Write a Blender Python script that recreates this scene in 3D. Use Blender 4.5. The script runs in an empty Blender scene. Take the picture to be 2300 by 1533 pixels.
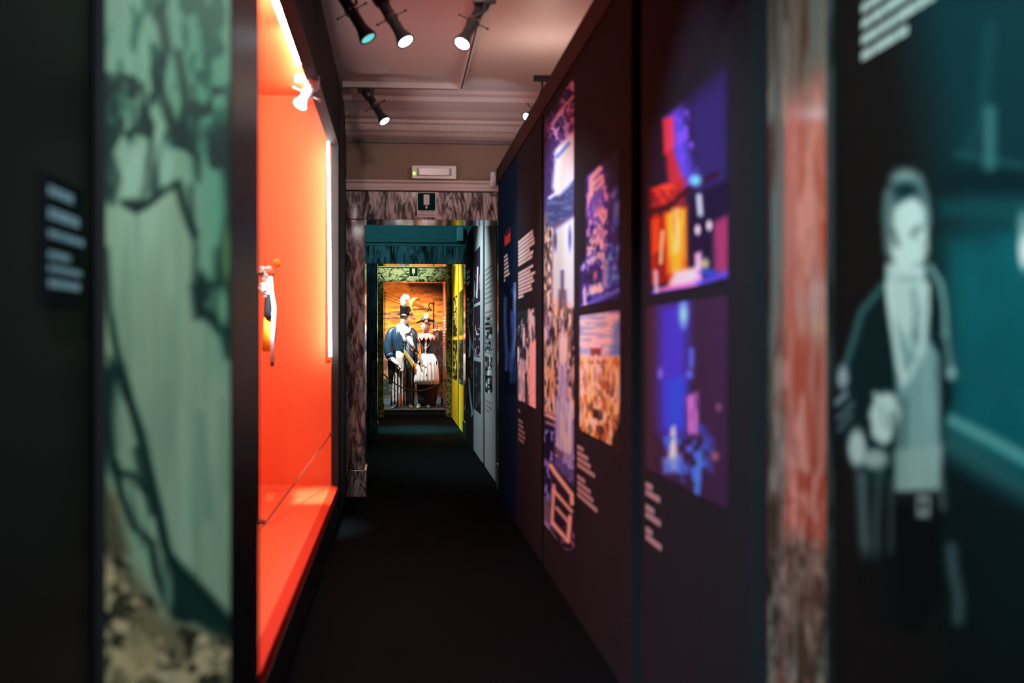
import bpy, bmesh, math, random
import numpy as np
from mathutils import Vector, Matrix
random.seed(7)
SC = bpy.context.scene
COL = SC.collection

# ------------------------------------------------------------------ camera
W, Hh = 2300, 1533
LENS = 35.0
F = LENS / 36.0 * W
PSI = math.radians(4.0)
CX = 895 + F * math.tan(PSI)
CY = 766.5
CAMH = 1.4
cam_d = bpy.data.cameras.new('camera')
cam = bpy.data.objects.new('camera', cam_d)
COL.objects.link(cam)
cam.location = (0, 0, CAMH)
cam.rotation_euler = (math.radians(90), 0, -PSI)
cam_d.lens = LENS
cam_d.sensor_width = 36
cam_d.shift_x = (W / 2 - CX) / W
cam_d.clip_start = 0.02
cam_d.dof.use_dof = True
cam_d.dof.focus_distance = 16.5
cam_d.dof.aperture_fstop = 1.5
SC.camera = cam

# ------------------------------------------------------------------ world, exposure
world = bpy.data.worlds.new('world')
SC.world = world
world.use_nodes = True
world.node_tree.nodes['Background'].inputs[0].default_value = (0.25, 0.3, 0.4, 1)
world.node_tree.nodes['Background'].inputs[1].default_value = 0.02
SC.view_settings.view_transform = 'Standard'
SC.view_settings.look = 'None'
SC.view_settings.gamma = 1.0
SC.view_settings.use_curve_mapping = False
SC.view_settings.exposure = 0.0
try:
    SC.cycles.use_denoising = True
    SC.cycles.max_bounces = 8
    SC.cycles.sample_clamp_indirect = 4.0
except Exception:
    pass


def light(kind, name, loc, target, energy, color, size=0.05, angle=60, blend=0.5, size_y=None, spread=180):
    d = bpy.data.lights.new(name, kind)
    d.energy = energy
    d.color = color
    if kind == 'SPOT':
        d.spot_size = math.radians(angle)
        d.spot_blend = blend
        d.shadow_soft_size = size
    elif kind == 'AREA':
        d.size = size
        if size_y:
            d.shape = 'RECTANGLE'
            d.size_y = size_y
        d.spread = math.radians(spread)
    else:
        d.shadow_soft_size = size
    o = bpy.data.objects.new(name, d)
    COL.objects.link(o)
    o.location = loc
    v = Vector(target) - Vector(loc)
    o.rotation_euler = v.to_track_quat('-Z', 'Y').to_euler()
    return o


# room at the camera: spots on the track behind the visitor, washing the left door jamb and the mural
light('SPOT', 'room_spot_green', (-0.40, 0.30, 3.35), (-0.55, 2.13, 1.0), 280, (0.98, 1.0, 0.93), 0.05, 60, 0.9)
light('SPOT', 'room_spot_mural', (-0.35, 0.3, 3.3), (0.965, 1.8, 1.45), 430, (0.80, 0.98, 1.0), 0.05, 60, 0.9)
# first room: end wall, case floor, beam of the clip-on lamp
light('SPOT', 'added_end_wall_wash', (0.3, 5.2, 3.52), (0.25, 9.05, 2.55), 100, (1.0, 0.74, 0.68), 0.10, 62, 1.0)  # unseen warm spot, added to brighten the end wall
light('SPOT', 'added_case_floor_beam', (-0.76, 5.40, 2.60), (-0.60, 7.25, 0.285), 1500, (0.62, 0.92, 1.0), 0.03, 15, 1.0)  # unseen narrow spot, added for a glare patch near the end post
light('SPOT', 'case_clip_beam', (-0.78, 5.45, 2.65), (-1.0, 7.85, 1.9), 45, (1.0, 0.95, 0.9), 0.04, 100, 1.0)
# second room
light('SPOT', 'teal_spot_one', (0.0, 12.2, 3.4), (0.15, 14.2, 2.85), 30, (0.15, 0.85, 1.0), 0.08, 75, 0.8)
light('SPOT', 'panel_spot_grey', (-0.4, 11.3, 3.35), (0.96, 11.6, 1.2), 420, (0.82, 0.97, 1.0), 0.08, 85, 0.9)
light('SPOT', 'teal_spot_floor', (0.2, 13.2, 3.35), (0.2, 12.8, 0.0), 60, (0.1, 0.8, 0.85), 0.08, 60, 0.9)
# third room
light('SPOT', 'panel_spot_yellow', (-0.4, 16.4, 3.35), (0.975, 16.4, 1.2), 560, (1.0, 0.97, 0.75), 0.08, 90, 0.9)
light('SPOT', 'green_spot', (0.1, 16.6, 3.35), (0.15, 18.44, 2.95), 170, (0.85, 1.0, 0.60), 0.08, 46, 0.9)
light('SPOT', 'teal_spot_two', (0.3, 15.9, 3.35), (0.3, 15.9, 0.0), 2600, (0.03, 0.9, 0.85), 0.08, 34, 1.0)
# costume room at the far end
light('SPOT', 'costume_spot_left', (-0.75, 18.95, 3.3), (0.15, 20.2, 1.45), 520, (1.0, 0.98, 0.94), 0.03, 70, 0.6)
light('SPOT', 'costume_spot_right', (0.7, 18.95, 3.35), (0.35, 20.2, 1.3), 130, (1.0, 0.95, 0.88), 0.03, 70, 0.6)
light('SPOT', 'backdrop_spot', (0.1, 19.3, 3.4), (0.25, 21.2, 1.5), 110, (1.0, 0.9, 0.75), 0.06, 95, 0.8)


# ------------------------------------------------------------------ helpers: pixel to place
_s, _c = math.sin(PSI), math.cos(PSI)


def ray(px, py):
    u = (px - CX) / F
    v = -(py - CY) / F
    return (_c * u + _s, _c - _s * u, v)


def PX(px, py, a):
    r = ray(px, py); t = a / r[0]
    return (a, r[1] * t, CAMH + r[2] * t)


def PY(px, py, d):
    r = ray(px, py); t = d / r[1]
    return Vector((r[0] * t, d, CAMH + r[2] * t))


def proj(x, y, z):
    zc = y * _c + x * _s
    xc = x * _c - y * _s
    return CX + F * xc / zc, CY - F * (z - CAMH) / zc


# ------------------------------------------------------------------ materials
def lin(c):
    c = np.asarray(c, dtype=float) / 255.0
    return np.where(c <= 0.04045, c / 12.92, ((c + 0.055) / 1.055) ** 2.4)


MATS = {}


def mat(name, col=(0.5, 0.5, 0.5), rough=0.6, metal=0.0, emit=None, estr=0.0, bump=0.0, bscale=40, var=0.0, coat=0.0, spec=0.5, stretch=(1, 1, 1)):
    if name in MATS:
        return MATS[name]
    m = bpy.data.materials.new(name)
    m.use_nodes = True
    nt = m.node_tree
    b = nt.nodes['Principled BSDF']
    b.inputs['Base Color'].default_value = (*col, 1)
    b.inputs['Roughness'].default_value = rough
    b.inputs['Metallic'].default_value = metal
    b.inputs['Specular IOR Level'].default_value = spec
    if coat:
        b.inputs['Coat Weight'].default_value = coat
        b.inputs['Coat Roughness'].default_value = 0.05
    if emit:
        b.inputs['Emission Color'].default_value = (*emit, 1)
        b.inputs['Emission Strength'].default_value = estr
    if bump or var:
        tc = nt.nodes.new('ShaderNodeTexCoord')
        mp = nt.nodes.new('ShaderNodeMapping')
        mp.inputs['Scale'].default_value = stretch
        nz = nt.nodes.new('ShaderNodeTexNoise')
        nz.inputs['Scale'].default_value = bscale
        nz.inputs['Detail'].default_value = 4
        nt.links.new(tc.outputs['Object'], mp.inputs[0])
        nt.links.new(mp.outputs[0], nz.inputs['Vector'])
        if bump:
            bp = nt.nodes.new('ShaderNodeBump')
            bp.inputs['Strength'].default_value = bump
            bp.inputs['Distance'].default_value = 0.01
            nt.links.new(nz.outputs[0], bp.inputs['Height'])
            nt.links.new(bp.outputs[0], b.inputs['Normal'])
        if var:
            rp = nt.nodes.new('ShaderNodeValToRGB')
            rp.color_ramp.elements[0].position = 0.3
            rp.color_ramp.elements[1].position = 0.7
            rp.color_ramp.elements[0].color = (*[c * (1 - var) for c in col], 1)
            rp.color_ramp.elements[1].color = (*[min(1, c * (1 + var)) for c in col], 1)
            nt.links.new(nz.outputs[0], rp.inputs[0])
            nt.links.new(rp.outputs[0], b.inputs['Base Color'])
    MATS[name] = m
    return m


def marble(name, light_c, dark_c, scale=(9, 9, 2.2), thr=(0.44, 0.56), rough=0.12, tilt=0.15, veins=True, dist=1.5, spec=0.5):
    m = bpy.data.materials.new(name)
    m.use_nodes = True
    nt = m.node_tree; N = nt.nodes; L = nt.links
    b = N['Principled BSDF']
    b.inputs['Roughness'].default_value = rough
    b.inputs['Specular IOR Level'].default_value = spec
    tc = N.new('ShaderNodeTexCoord'); mp = N.new('ShaderNodeMapping')
    mp.inputs['Scale'].default_value = scale
    mp.inputs['Rotation'].default_value = (0, tilt, 0)
    L.new(tc.outputs['Object'], mp.inputs[0])
    n1 = N.new('ShaderNodeTexNoise'); n1.inputs['Scale'].default_value = 1.6; n1.inputs['Detail'].default_value = 6
    n1.inputs['Distortion'].default_value = dist
    L.new(mp.outputs[0], n1.inputs['Vector'])
    r1 = N.new('ShaderNodeValToRGB')
    r1.color_ramp.elements[0].position = thr[0]; r1.color_ramp.elements[0].color = (0, 0, 0, 1)
    r1.color_ramp.elements[1].position = thr[1]; r1.color_ramp.elements[1].color = (1, 1, 1, 1)
    L.new(n1.outputs[0], r1.inputs[0])
    # thin veins
    n2 = N.new('ShaderNodeTexNoise'); n2.inputs['Scale'].default_value = 1.1; n2.inputs['Detail'].default_value = 5
    n2.inputs['Distortion'].default_value = 1.0
    L.new(mp.outputs[0], n2.inputs['Vector'])
    sb = N.new('ShaderNodeMath'); sb.operation = 'SUBTRACT'; sb.inputs[1].default_value = 0.5
    ab = N.new('ShaderNodeMath'); ab.operation = 'ABSOLUTE'
    r2 = N.new('ShaderNodeValToRGB')
    r2.color_ramp.elements[0].position = 0.0; r2.color_ramp.elements[0].color = (0, 0, 0, 1)
    r2.color_ramp.elements[1].position = 0.05; r2.color_ramp.elements[1].color = (1, 1, 1, 1)
    L.new(n2.outputs[0], sb.inputs[0]); L.new(sb.outputs[0], ab.inputs[0]); L.new(ab.outputs[0], r2.inputs[0])
    mu = N.new('ShaderNodeMath'); mu.operation = 'MULTIPLY'
    L.new(r1.outputs[0], mu.inputs[0])
    if veins:
        L.new(r2.outputs[0], mu.inputs[1])
    else:
        mu.inputs[1].default_value = 1
    mx = N.new('ShaderNodeMix'); mx.data_type = 'RGBA'
    L.new(mu.outputs[0], mx.inputs[0])
    mx.inputs[6].default_value = (*dark_c, 1); mx.inputs[7].default_value = (*light_c, 1)
    L.new(mx.outputs[2], b.inputs['Base Color'])
    return m


def paint_mat(name, rough=0.5, spec=0.3):
    if name in MATS:
        return MATS[name]
    m = bpy.data.materials.new(name)
    m.use_nodes = True
    nt = m.node_tree
    b = nt.nodes['Principled BSDF']
    b.inputs['Roughness'].default_value = rough
    b.inputs['Specular IOR Level'].default_value = spec
    a = nt.nodes.new('ShaderNodeAttribute'); a.attribute_name = 'print'
    nt.links.new(a.outputs['Color'], b.inputs['Base Color'])
    MATS[name] = m
    return m


# ------------------------------------------------------------------ mesh helpers
class MB:
    def __init__(s):
        s.v = []; s.f = []

    def box(s, x0, x1, y0, y1, z0, z1):
        n = len(s.v)
        s.v += [(x, y, z) for z in (z0, z1) for y in (y0, y1) for x in (x0, x1)]
        s.f += [tuple(n + i for i in q) for q in ((0, 2, 3, 1), (4, 5, 7, 6), (0, 1, 5, 4), (2, 6, 7, 3), (0, 4, 6, 2), (1, 3, 7, 5))]
        return s

    def rings(s, rings, cap=True, closed=True):
        n = len(s.v); k = len(rings[0])
        for r in rings:
            s.v += [tuple(p) for p in r]
        for i in range(len(rings) - 1):
            for j in range(k if closed else k - 1):
                a = n + i * k + j; b = n + i * k + (j + 1) % k
                s.f.append((a, b, b + k, a + k))
        if cap and closed:
            s.f.append(tuple(n + j for j in range(k))[::-1])
            s.f.append(tuple(n + (len(rings) - 1) * k + j for j in range(k)))
        return s

    def loft(s, secs, n=24, fold=0, freq=9, seed=0, cap=True):
        """secs: (cx,cy,cz,rx,ry) horizontal ellipses"""
        R = []
        for i, q in enumerate(secs):
            cx, cy, cz, rx, ry = q[:5]
            fa = q[5] if len(q) > 5 else fold
            ring = []
            for j in range(n):
                a = 2 * math.pi * j / n
                k = 1 + fa * math.sin(freq * a + seed + 0.25 * i) + fa * 0.5 * math.sin(freq * 0.53 * a * 2 + seed * 2)
                ring.append((cx + rx * math.cos(a) * k, cy + ry * math.sin(a) * k, cz))
            R.append(ring)
        return s.rings(R, cap)

    def tube(s, path, rad, n=10, cap=True, flat=1.0):
        path = [Vector(p) for p in path]
        if not hasattr(rad, '__len__'):
            rad = [rad] * len(path)
        R = []; up = None
        for i, p in enumerate(path):
            t = (path[min(i + 1, len(path) - 1)] - path[max(i - 1, 0)]).normalized()
            if up is None:
                up = Vector((0, 0, 1)) if abs(t.z) < 0.9 else Vector((0, 1, 0))
            a = t.cross(up).normalized(); b = a.cross(t).normalized(); up = b
            R.append([p + a * math.cos(2 * math.pi * j / n) * rad[i] + b * math.sin(2 * math.pi * j / n) * rad[i] * flat for j in range(n)])
        return s.rings(R, cap)

    def lathe(s, prof, origin, axis, n=20):
        """prof: (distance along axis, radius)"""
        o = Vector(origin); ax = Vector(axis).normalized()
        t = Vector((0, 0, 1)) if abs(ax.z) < 0.9 else Vector((1, 0, 0))
        a = ax.cross(t).normalized(); b = ax.cross(a).normalized()
        R = [[o + ax * d + (a * math.cos(2 * math.pi * j / n) + b * math.sin(2 * math.pi * j / n)) * r for j in range(n)] for d, r in prof]
        return s.rings(R, True)

    def ball(s, c, rx, ry=None, rz=None, n=14, m=8, squish=None):
        ry = ry or rx; rz = rz or rx
        R = []
        for i in range(m + 1):
            ph = -math.pi / 2 + math.pi * (i + 0.02) / (m + 0.04)
            R.append([(c[0] + rx * math.cos(ph) * math.cos(2 * math.pi * j / n), c[1] + ry * math.cos(ph) * math.sin(2 * math.pi * j / n), c[2] + rz * math.sin(ph)) for j in range(n)])
        return s.rings(R, True)

    def poly(s, pts, ext):
        """prism: polygon points and an extrusion vector"""
        n = len(s.v); k = len(pts); e = Vector(ext)
        s.v += [tuple(p) for p in pts] + [tuple(Vector(p) + e) for p in pts]
        s.f.append(tuple(n + i for i in range(k)))
        s.f.append(tuple(n + k + i for i in range(k))[::-1])
        for i in range(k):
            j = (i + 1) % k
            s.f.append((n + i, n + j, n + k + j, n + k + i)[::-1])
        return s

    def build(s, name, m, parent=None, smooth=False, bevel=0, subd=0):
        me = bpy.data.meshes.new(name)
        org = Vector((0, 0, 0))
        me.from_pydata([tuple(p) for p in s.v], [], s.f)
        bm = bmesh.new(); bm.from_mesh(me)
        bmesh.ops.recalc_face_normals(bm, faces=bm.faces)
        bm.to_mesh(me); bm.free()
        if smooth:
            for p in me.polygons:
                p.use_smooth = True
        o = bpy.data.objects.new(name, me)
        COL.objects.link(o)
        me.materials.append(m)
        if parent is not None:
            o.parent = parent
            o.matrix_parent_inverse = Matrix.Translation(parent.location).inverted()
        if bevel:
            b = o.modifiers.new('bevel', 'BEVEL'); b.width = bevel; b.segments = 2; b.limit_method = 'ANGLE'
        if subd:
            b = o.modifiers.new('sub', 'SUBSURF'); b.levels = subd; b.render_levels = subd
        return o


def thing(name, label, cat, loc=(0, 0, 0), group=None):
    o = bpy.data.objects.new(name, None)
    o.empty_display_size = 0.1
    COL.objects.link(o)
    o.location = loc
    o['label'] = label; o['category'] = cat
    if group:
        o['group'] = group
    return o


def tag(o, label=None, cat=None, group=None, kind=None):
    if label: o['label'] = label
    if cat: o['category'] = cat
    if group: o['group'] = group
    if kind: o['kind'] = kind
    return o


def struct(name, mb, m, parent=None, **k):
    o = mb.build(name, m, parent, **k)
    if parent is None:
        o['kind'] = 'structure'
    return o


# ------------------------------------------------------------------ painted prints (colour stored per point of a fine mesh)
def vnoise(x, y, seed=0):
    xi = np.floor(x).astype(int); yi = np.floor(y).astype(int)
    fx = x - xi; fy = y - yi
    fx = fx * fx * (3 - 2 * fx); fy = fy * fy * (3 - 2 * fy)

    def h(a, b):
        n = (a * 374761393 + b * 668265263 + seed * 1442695) & 0x7fffffff
        n = ((n ^ (n >> 13)) * 1274126177) & 0x7fffffff
        return ((n ^ (n >> 16)) & 0xffff) / 65535.0
    a = h(xi, yi); b = h(xi + 1, yi); c = h(xi, yi + 1); d = h(xi + 1, yi + 1)
    return (a * (1 - fx) + b * fx) * (1 - fy) + (c * (1 - fx) + d * fx) * fy


def fbm(x, y, seed=0, o=4):
    t = 0; a = 0.5; s = 0
    for i in range(o):
        t = t + a * vnoise(x * 2 ** i, y * 2 ** i, seed + i * 17); s += a; a *= 0.5
    return t / s


def sd_poly(px, py, pts):
    d = np.full(px.shape, 1e9); ins = np.zeros(px.shape, bool)
    n = len(pts)
    for i in range(n):
        x0, y0 = pts[i]; x1, y1 = pts[(i + 1) % n]
        ex, ey = x1 - x0, y1 - y0
        t = np.clip(((px - x0) * ex + (py - y0) * ey) / max(ex * ex + ey * ey, 1e-9), 0, 1)
        d = np.minimum(d, np.hypot(px - x0 - ex * t, py - y0 - ey * t))
        if y0 != y1:
            c = ((y0 > py) != (y1 > py)) & (px < (x1 - x0) * (py - y0) / (y1 - y0) + x0)
            ins ^= c
    return np.where(ins, -d, d)


def sd_line(px, py, pts):
    d = np.full(px.shape, 1e9)
    for i in range(len(pts) - 1):
        x0, y0 = pts[i]; x1, y1 = pts[i + 1]
        ex, ey = x1 - x0, y1 - y0
        t = np.clip(((px - x0) * ex + (py - y0) * ey) / max(ex * ex + ey * ey, 1e-9), 0, 1)
        d = np.minimum(d, np.hypot(px - x0 - ex * t, py - y0 - ey * t))
    return d


def mixin(rgb, m, col):
    return rgb * (1 - m[..., None]) + np.array(col, float) * m[..., None]


def paint(px, py, base, ops):
    rgb = np.zeros(px.shape + (3,)) + np.array(base, float)
    for op in ops:
        k = op[0]
        if k == 'P':      # polygon, colour, soft edge, alpha
            _, pts, col, soft, al = op
            m = np.clip(0.5 - sd_poly(px, py, pts) / (2 * soft), 0, 1) * al
        elif k == 'E':
            _, cx, cy, rx, ry, col, soft, al = op
            q = np.hypot((px - cx) / rx, (py - cy) / ry)
            m = np.clip((1 + soft - q) / (2 * soft), 0, 1) * al
        elif k == 'L':
            _, pts, w, col, soft, al = op
            m = np.clip(0.5 - (sd_line(px, py, pts) - w) / (2 * soft), 0, 1) * al
        elif k == 'N':    # noise patches: x scale, y scale, seed, threshold, softness, colour, alpha, clip polygon, rotation slope
            _, sx, sy, seed, th, soft, col, al, clip = op
            n = fbm(px / sx, py / sy, seed)
            m = np.clip((n - th) / soft, 0, 1) * al
            if clip is not None:
                m = m * np.clip(0.5 - sd_poly(px, py, clip) / 4, 0, 1)
        elif k == 'V':    # thin veins
            _, sx, sy, seed, w, col, al, clip = op
            wx = px + 40 * (fbm(px / 60, py / 60, seed + 5) - 0.5)
            n = np.abs(fbm(wx / sx, py / sy, seed) - 0.5)
            m = np.clip(1 - n / w, 0, 1) * al
            if clip is not None:
                m = m * np.clip(0.5 - sd_poly(px, py, clip) / 8, 0, 1)
        rgb = mixin(rgb, m, col)
    return np.clip(rgb, 0, 255)


def sheet(name, plane, a, u0, u1, z0, z1, nu, nz, base, ops, m, parent, gain=1.0, tint=(1, 1, 1), thick=0.006, side=-1, pow_=1.0):
    """a thin solid print board. plane 'x': lies in x=a, u is y.  plane 'y': lies in y=a, u is x. side: where its face looks"""
    u = np.linspace(u0, u1, nu); z = np.linspace(z0, z1, nz)
    U, Z = np.meshgrid(u, z)
    A = np.full(U.shape, float(a))
    if plane == 'x':
        px, py = proj(A, U, Z)
    else:
        px, py = proj(U, A, Z)
    rgb = paint(px, py, base, ops)
    c = lin(rgb) ** pow_ * gain * np.array(tint)
    c = np.clip(c, 0, 0.92)
    fr = np.stack([A, U, Z] if plane == 'x' else [U, A, Z], -1).reshape(-1, 3)
    bk = fr.copy(); bk[:, 0 if plane == 'x' else 1] -= side * thick
    nv = nu * nz
    verts = np.concatenate([fr, bk])
    idx = np.arange(nv).reshape(nz, nu)
    q = np.stack([idx[:-1, :-1], idx[:-1, 1:], idx[1:, 1:], idx[1:, :-1]], -1).reshape(-1, 4)
    faces = q.tolist()
    c0, c1, c2, c3 = idx[0, 0], idx[0, -1], idx[-1, -1], idx[-1, 0]
    faces.append([int(c0 + nv), int(c1 + nv), int(c2 + nv), int(c3 + nv)][::-1])
    rim = list(idx[0, :]) + list(idx[1:, -1]) + list(idx[-1, -2::-1]) + list(idx[-2:0:-1, 0])
    n = len(rim)
    for i in range(n):
        p, r = int(rim[i]), int(rim[(i + 1) % n])
        faces.append([r, p, p + nv, r + nv])
    me = bpy.data.meshes.new(name)
    me.from_pydata(verts.tolist(), [], faces)
    me.validate()
    at = me.color_attributes.new('print', 'FLOAT_COLOR', 'POINT')
    cc = np.ones((2 * nv, 4), np.float32)
    cc[:nv, :3] = c.reshape(-1, 3)
    cc[nv:, :3] = c.reshape(-1, 3)
    at.data.foreach_set('color', cc.ravel())
    o = bpy.data.objects.new(name, me)
    COL.objects.link(o)
    me.materials.append(m)
    if parent is not None:
        o.parent = parent
        o.matrix_parent_inverse = Matrix.Translation(parent.location).inverted()
    return o


def words(name, a, y_left, lines, z_top, pitch, h, m, parent, char=0.02, side=-1, seed=1, plane='x'):
    """printed text too small to read: rows of word shapes. lines: line lengths in metres. On the right-hand wall text runs from far to near."""
    rnd = random.Random(seed)
    mb = MB()
    for i, L in enumerate(lines):
        z = z_top - i * pitch
        if L <= 0:      # a blank line ends a paragraph
            if mb.v:
                mb.build(name, m, parent)
            mb = MB()
            continue
        u = 0
        while u < L - char:
            w = min(rnd.randint(2, 7) * char, L - u)
            if plane == 'x':
                mb.box(a - 0.001, a + 0.001, y_left - side * -1 * u - w if side < 0 else y_left + u, y_left - u if side < 0 else y_left + u + w, z - h, z)
            else:
                mb.box(y_left + u, y_left + u + w, a - 0.001, a + 0.001, z - h, z)
            u += w + char * 0.7
    return mb.build(name, m, parent) if mb.v else None


def text_obj(name, body, size, loc, m, parent, extr=0.0008):
    cu = bpy.data.curves.new(name, 'FONT')
    cu.body = body; cu.size = size; cu.align_x = 'CENTER'; cu.align_y = 'CENTER'; cu.extrude = extr
    tmp = bpy.data.objects.new(name + '_tmp', cu)
    COL.objects.link(tmp)
    dg = bpy.context.evaluated_depsgraph_get()
    me = bpy.data.meshes.new_from_object(tmp.evaluated_get(dg))
    bpy.data.objects.remove(tmp)
    R = Matrix.Translation(loc) @ Matrix.Rotation(math.radians(90), 4, 'X')
    me.transform(R)
    o = bpy.data.objects.new(name, me)
    COL.objects.link(o)
    me.materials.clear(); me.materials.append(m)
    if parent is not None:
        o.parent = parent
        o.matrix_parent_inverse = Matrix.Translation(parent.location).inverted()
    return o


# ------------------------------------------------------------------ materials used
M_carpet = mat('carpet', (0.0021, 0.0024, 0.0032), 0.95, bump=0.6, bscale=220, var=0.5, spec=0.03)
M_plaster = mat('plaster', (0.60, 0.50, 0.46), 0.75, bump=0.1, bscale=60, var=0.04)
M_ceil = mat('ceiling_paint', (0.66, 0.58, 0.56), 0.55, bump=0.05, bscale=30, var=0.03)
M_wallbrown = mat('wall_paint_brown', (0.23, 0.155, 0.110), 0.7, bump=0.1, bscale=60, var=0.05)
M_teal = mat('wall_paint_teal', (0.16, 0.29, 0.29), 0.7, var=0.04)
M_green = mat('wall_paint_green', (0.42, 0.48, 0.36), 0.7, var=0.04)
M_black = mat('black_paint', (0.010, 0.010, 0.011), 0.55, bump=0.05, bscale=80, spec=0.3)
M_board = mat('dark_board', (0.017, 0.020, 0.026), 0.85, bump=0.04, bscale=120, spec=0.02)
M_capm = mat('cap_board', (0.040, 0.030, 0.028), 0.8, spec=0.04)
M_framegrey = mat('charcoal_frame', (0.026, 0.023, 0.023), 0.7, spec=0.05)
M_orange = mat('orange_lacquer', (0.92, 0.150, 0.050), 0.28, spec=0.4)
M_orange_lip = mat('orange_lip', (0.85, 0.045, 0.012), 0.6, spec=0.1)
M_orange_wall = mat('orange_satin', (0.92, 0.140, 0.042), 0.5, spec=0.3)
M_navy = mat('navy_board', (0.004, 0.018, 0.050), 0.85, spec=0.02)
M_grey = mat('grey_board', (0.33, 0.37, 0.38), 0.6)
M_yellow = mat('yellow_board', (0.85, 0.53, 0.004), 0.5)
M_orboard = mat('orange_board', (0.80, 0.20, 0.07), 0.5)
M_white = mat('white_plastic', (0.75, 0.72, 0.70), 0.4)
M_whitetxt = mat('white_print', (0.75, 0.90, 0.92), 0.6)
M_greytxt = mat('grey_print', (0.22, 0.25, 0.26), 0.6)
M_dimtxt = mat('dim_print', (0.42, 0.33, 0.33), 0.6)
M_redtxt = mat('red_print', (0.75, 0.06, 0.04), 0.6)
M_sign_g = mat('sign_green', (0.002, 0.030, 0.024), 0.8, spec=0.05)
M_sign_w = mat('sign_white', (0.78, 0.72, 0.70), 0.8, spec=0.1)
M_metal = mat('black_metal', (0.012, 0.013, 0.015), 0.35, metal=0.0, coat=0.3)
M_steel = mat('bright_metal', (0.75, 0.75, 0.72), 0.2, metal=1.0)
M_brass = mat('old_brass', (0.45, 0.30, 0.12), 0.35, metal=1.0)
M_tube = mat('tube_lamp_glow', (1, 1, 1), 0.4, emit=(1.0, 0.97, 0.93), estr=170)
M_tube_added = mat('added_tube_glow', (1, 1, 1), 0.4, emit=(1.0, 0.97, 0.93), estr=120)
M_tube_end = mat('end_tube_glow', (1, 1, 1), 0.4, emit=(1.0, 0.97, 0.95), estr=60)
M_lens = mat('lens_glow', (1, 1, 1), 0.3, emit=(0.65, 0.85, 1.0), estr=14)
M_lensdim = mat('lens_glow_dim', (0.1, 0.3, 0.3), 0.2, emit=(0.15, 0.75, 0.75), estr=0.9)
M_led = mat('green_led', (0.2, 1, 0.1), 0.3, emit=(0.45, 1.0, 0.05), estr=6)
M_print = paint_mat('print_paper', 0.75, 0.04)
M_stone = paint_mat('polished_stone', 0.12, 1.0)
M_stone_front = paint_mat('honed_stone', 0.35, 0.4)
M_canvas = paint_mat('painted_canvas', 0.8, 0.1)

MAR_near = marble('marble_near', (0.030, 0.036, 0.040), (0.012, 0.014, 0.016), (7, 7, 1.6), (0.42, 0.5), 0.32, 0.1, spec=0.1)  # near-black: the shade on the unlit reveal is put into the stone colour
MAR_1 = marble('marble_breccia', (0.56, 0.50, 0.50), (0.05, 0.035, 0.035), (10, 6, 2.4), (0.36, 0.56), 0.10, 0.3)
MAR_2 = marble('marble_blue_grey', (0.34, 0.42, 0.46), (0.03, 0.04, 0.045), (9, 6, 1.6), (0.38, 0.64), 0.10, 0.35, veins=False)
MAR_3 = marble('marble_green_vein', (0.62, 0.70, 0.52), (0.02, 0.035, 0.02), (3.4, 4, 4.2), (0.40, 0.47), 0.12, 0.5, dist=2.6)

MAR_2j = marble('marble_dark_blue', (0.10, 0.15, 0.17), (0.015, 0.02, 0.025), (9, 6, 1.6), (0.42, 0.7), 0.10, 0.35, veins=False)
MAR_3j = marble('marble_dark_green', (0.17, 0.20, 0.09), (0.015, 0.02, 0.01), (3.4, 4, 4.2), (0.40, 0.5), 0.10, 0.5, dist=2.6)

# ================================================================== SETTING
ZC = 3.55
struct('floor', MB().box(-2.4, 2.2, -1.6, 21.6, -0.1, 0.0), M_carpet)
struct('ceiling', MB().box(-2.4, 2.2, -1.6, 21.6, ZC, ZC + 0.1), M_ceil)
struct('wall_rear', MB().box(-2.4, 2.2, -1.7, -1.6, 0, ZC), M_board)
struct('wall_far', MB().box(-2.4, 2.2, 21.3, 21.4, 0, ZC), M_black)
struct('wall_right', MB().box(1.55, 1.65, -1.6, 21.4, 0, ZC), M_plaster)
# left-hand walls of each room
struct('wall_left', MB().box(-2.4, -2.3, -1.6, 21.4, 0, ZC), M_black)


def cross_wall(n, y0, y1, xl, xr, m_wall):
    """wall with a doorway: left pier, right pier and header"""
    z = 2.5
    mb = MB()
    mb.box(-2.3, xl - 0.25, y0, y1, 0, ZC)
    mb.box(xr + 0.25, 1.55, y0, y1, 0, ZC)
    mb.box(xl - 0.25, xr + 0.25, y0, y1, z + 0.26, ZC)
    return struct(n, mb, m_wall)


cross_wall('wall_near', 2.17, 2.56, -0.355, 0.95, M_board)
cross_wall('wall_first_door', 9.05, 9.45, -0.302, 0.945, M_wallbrown)
cross_wall('wall_second_door', 14.21, 14.61, -0.30, 0.955, M_teal)
cross_wall('wall_third_door', 18.44, 18.84, -0.275, 0.885, M_green)


def doorway(n, y0, y1, xl, xr, m, jm=None, plinth=True):
    jm = jm or m
    e = bpy.data.objects.new(n, None); COL.objects.link(e)
    e.location = ((xl + xr) / 2, y0, 0); e['kind'] = 'structure'
    fy = y0 - 0.02; by = y1 + 0.02
    MB().box(xl - 0.26, xl, fy, by, 0, 2.5).build('left_jamb', jm, e, bevel=0.006)
    MB().box(xr, xr + 0.26, fy, by, 0, 2.5).build('right_jamb', jm, e, bevel=0.006)
    MB().box(xl - 0.26, xr + 0.26, fy, by, 2.503, 2.755).build('lintel', m, e, bevel=0.006)
    if plinth:
        MB().box(xr - 0.012, xr + 0.27, fy - 0.012, by + 0.012, 0, 0.24).build('plinth', jm, e, bevel=0.004)
        MB().box(xl - 0.27, xl + 0.012, fy - 0.012, by + 0.012, 0, 0.24).build('plinth', jm, e, bevel=0.004)
    return e


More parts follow.
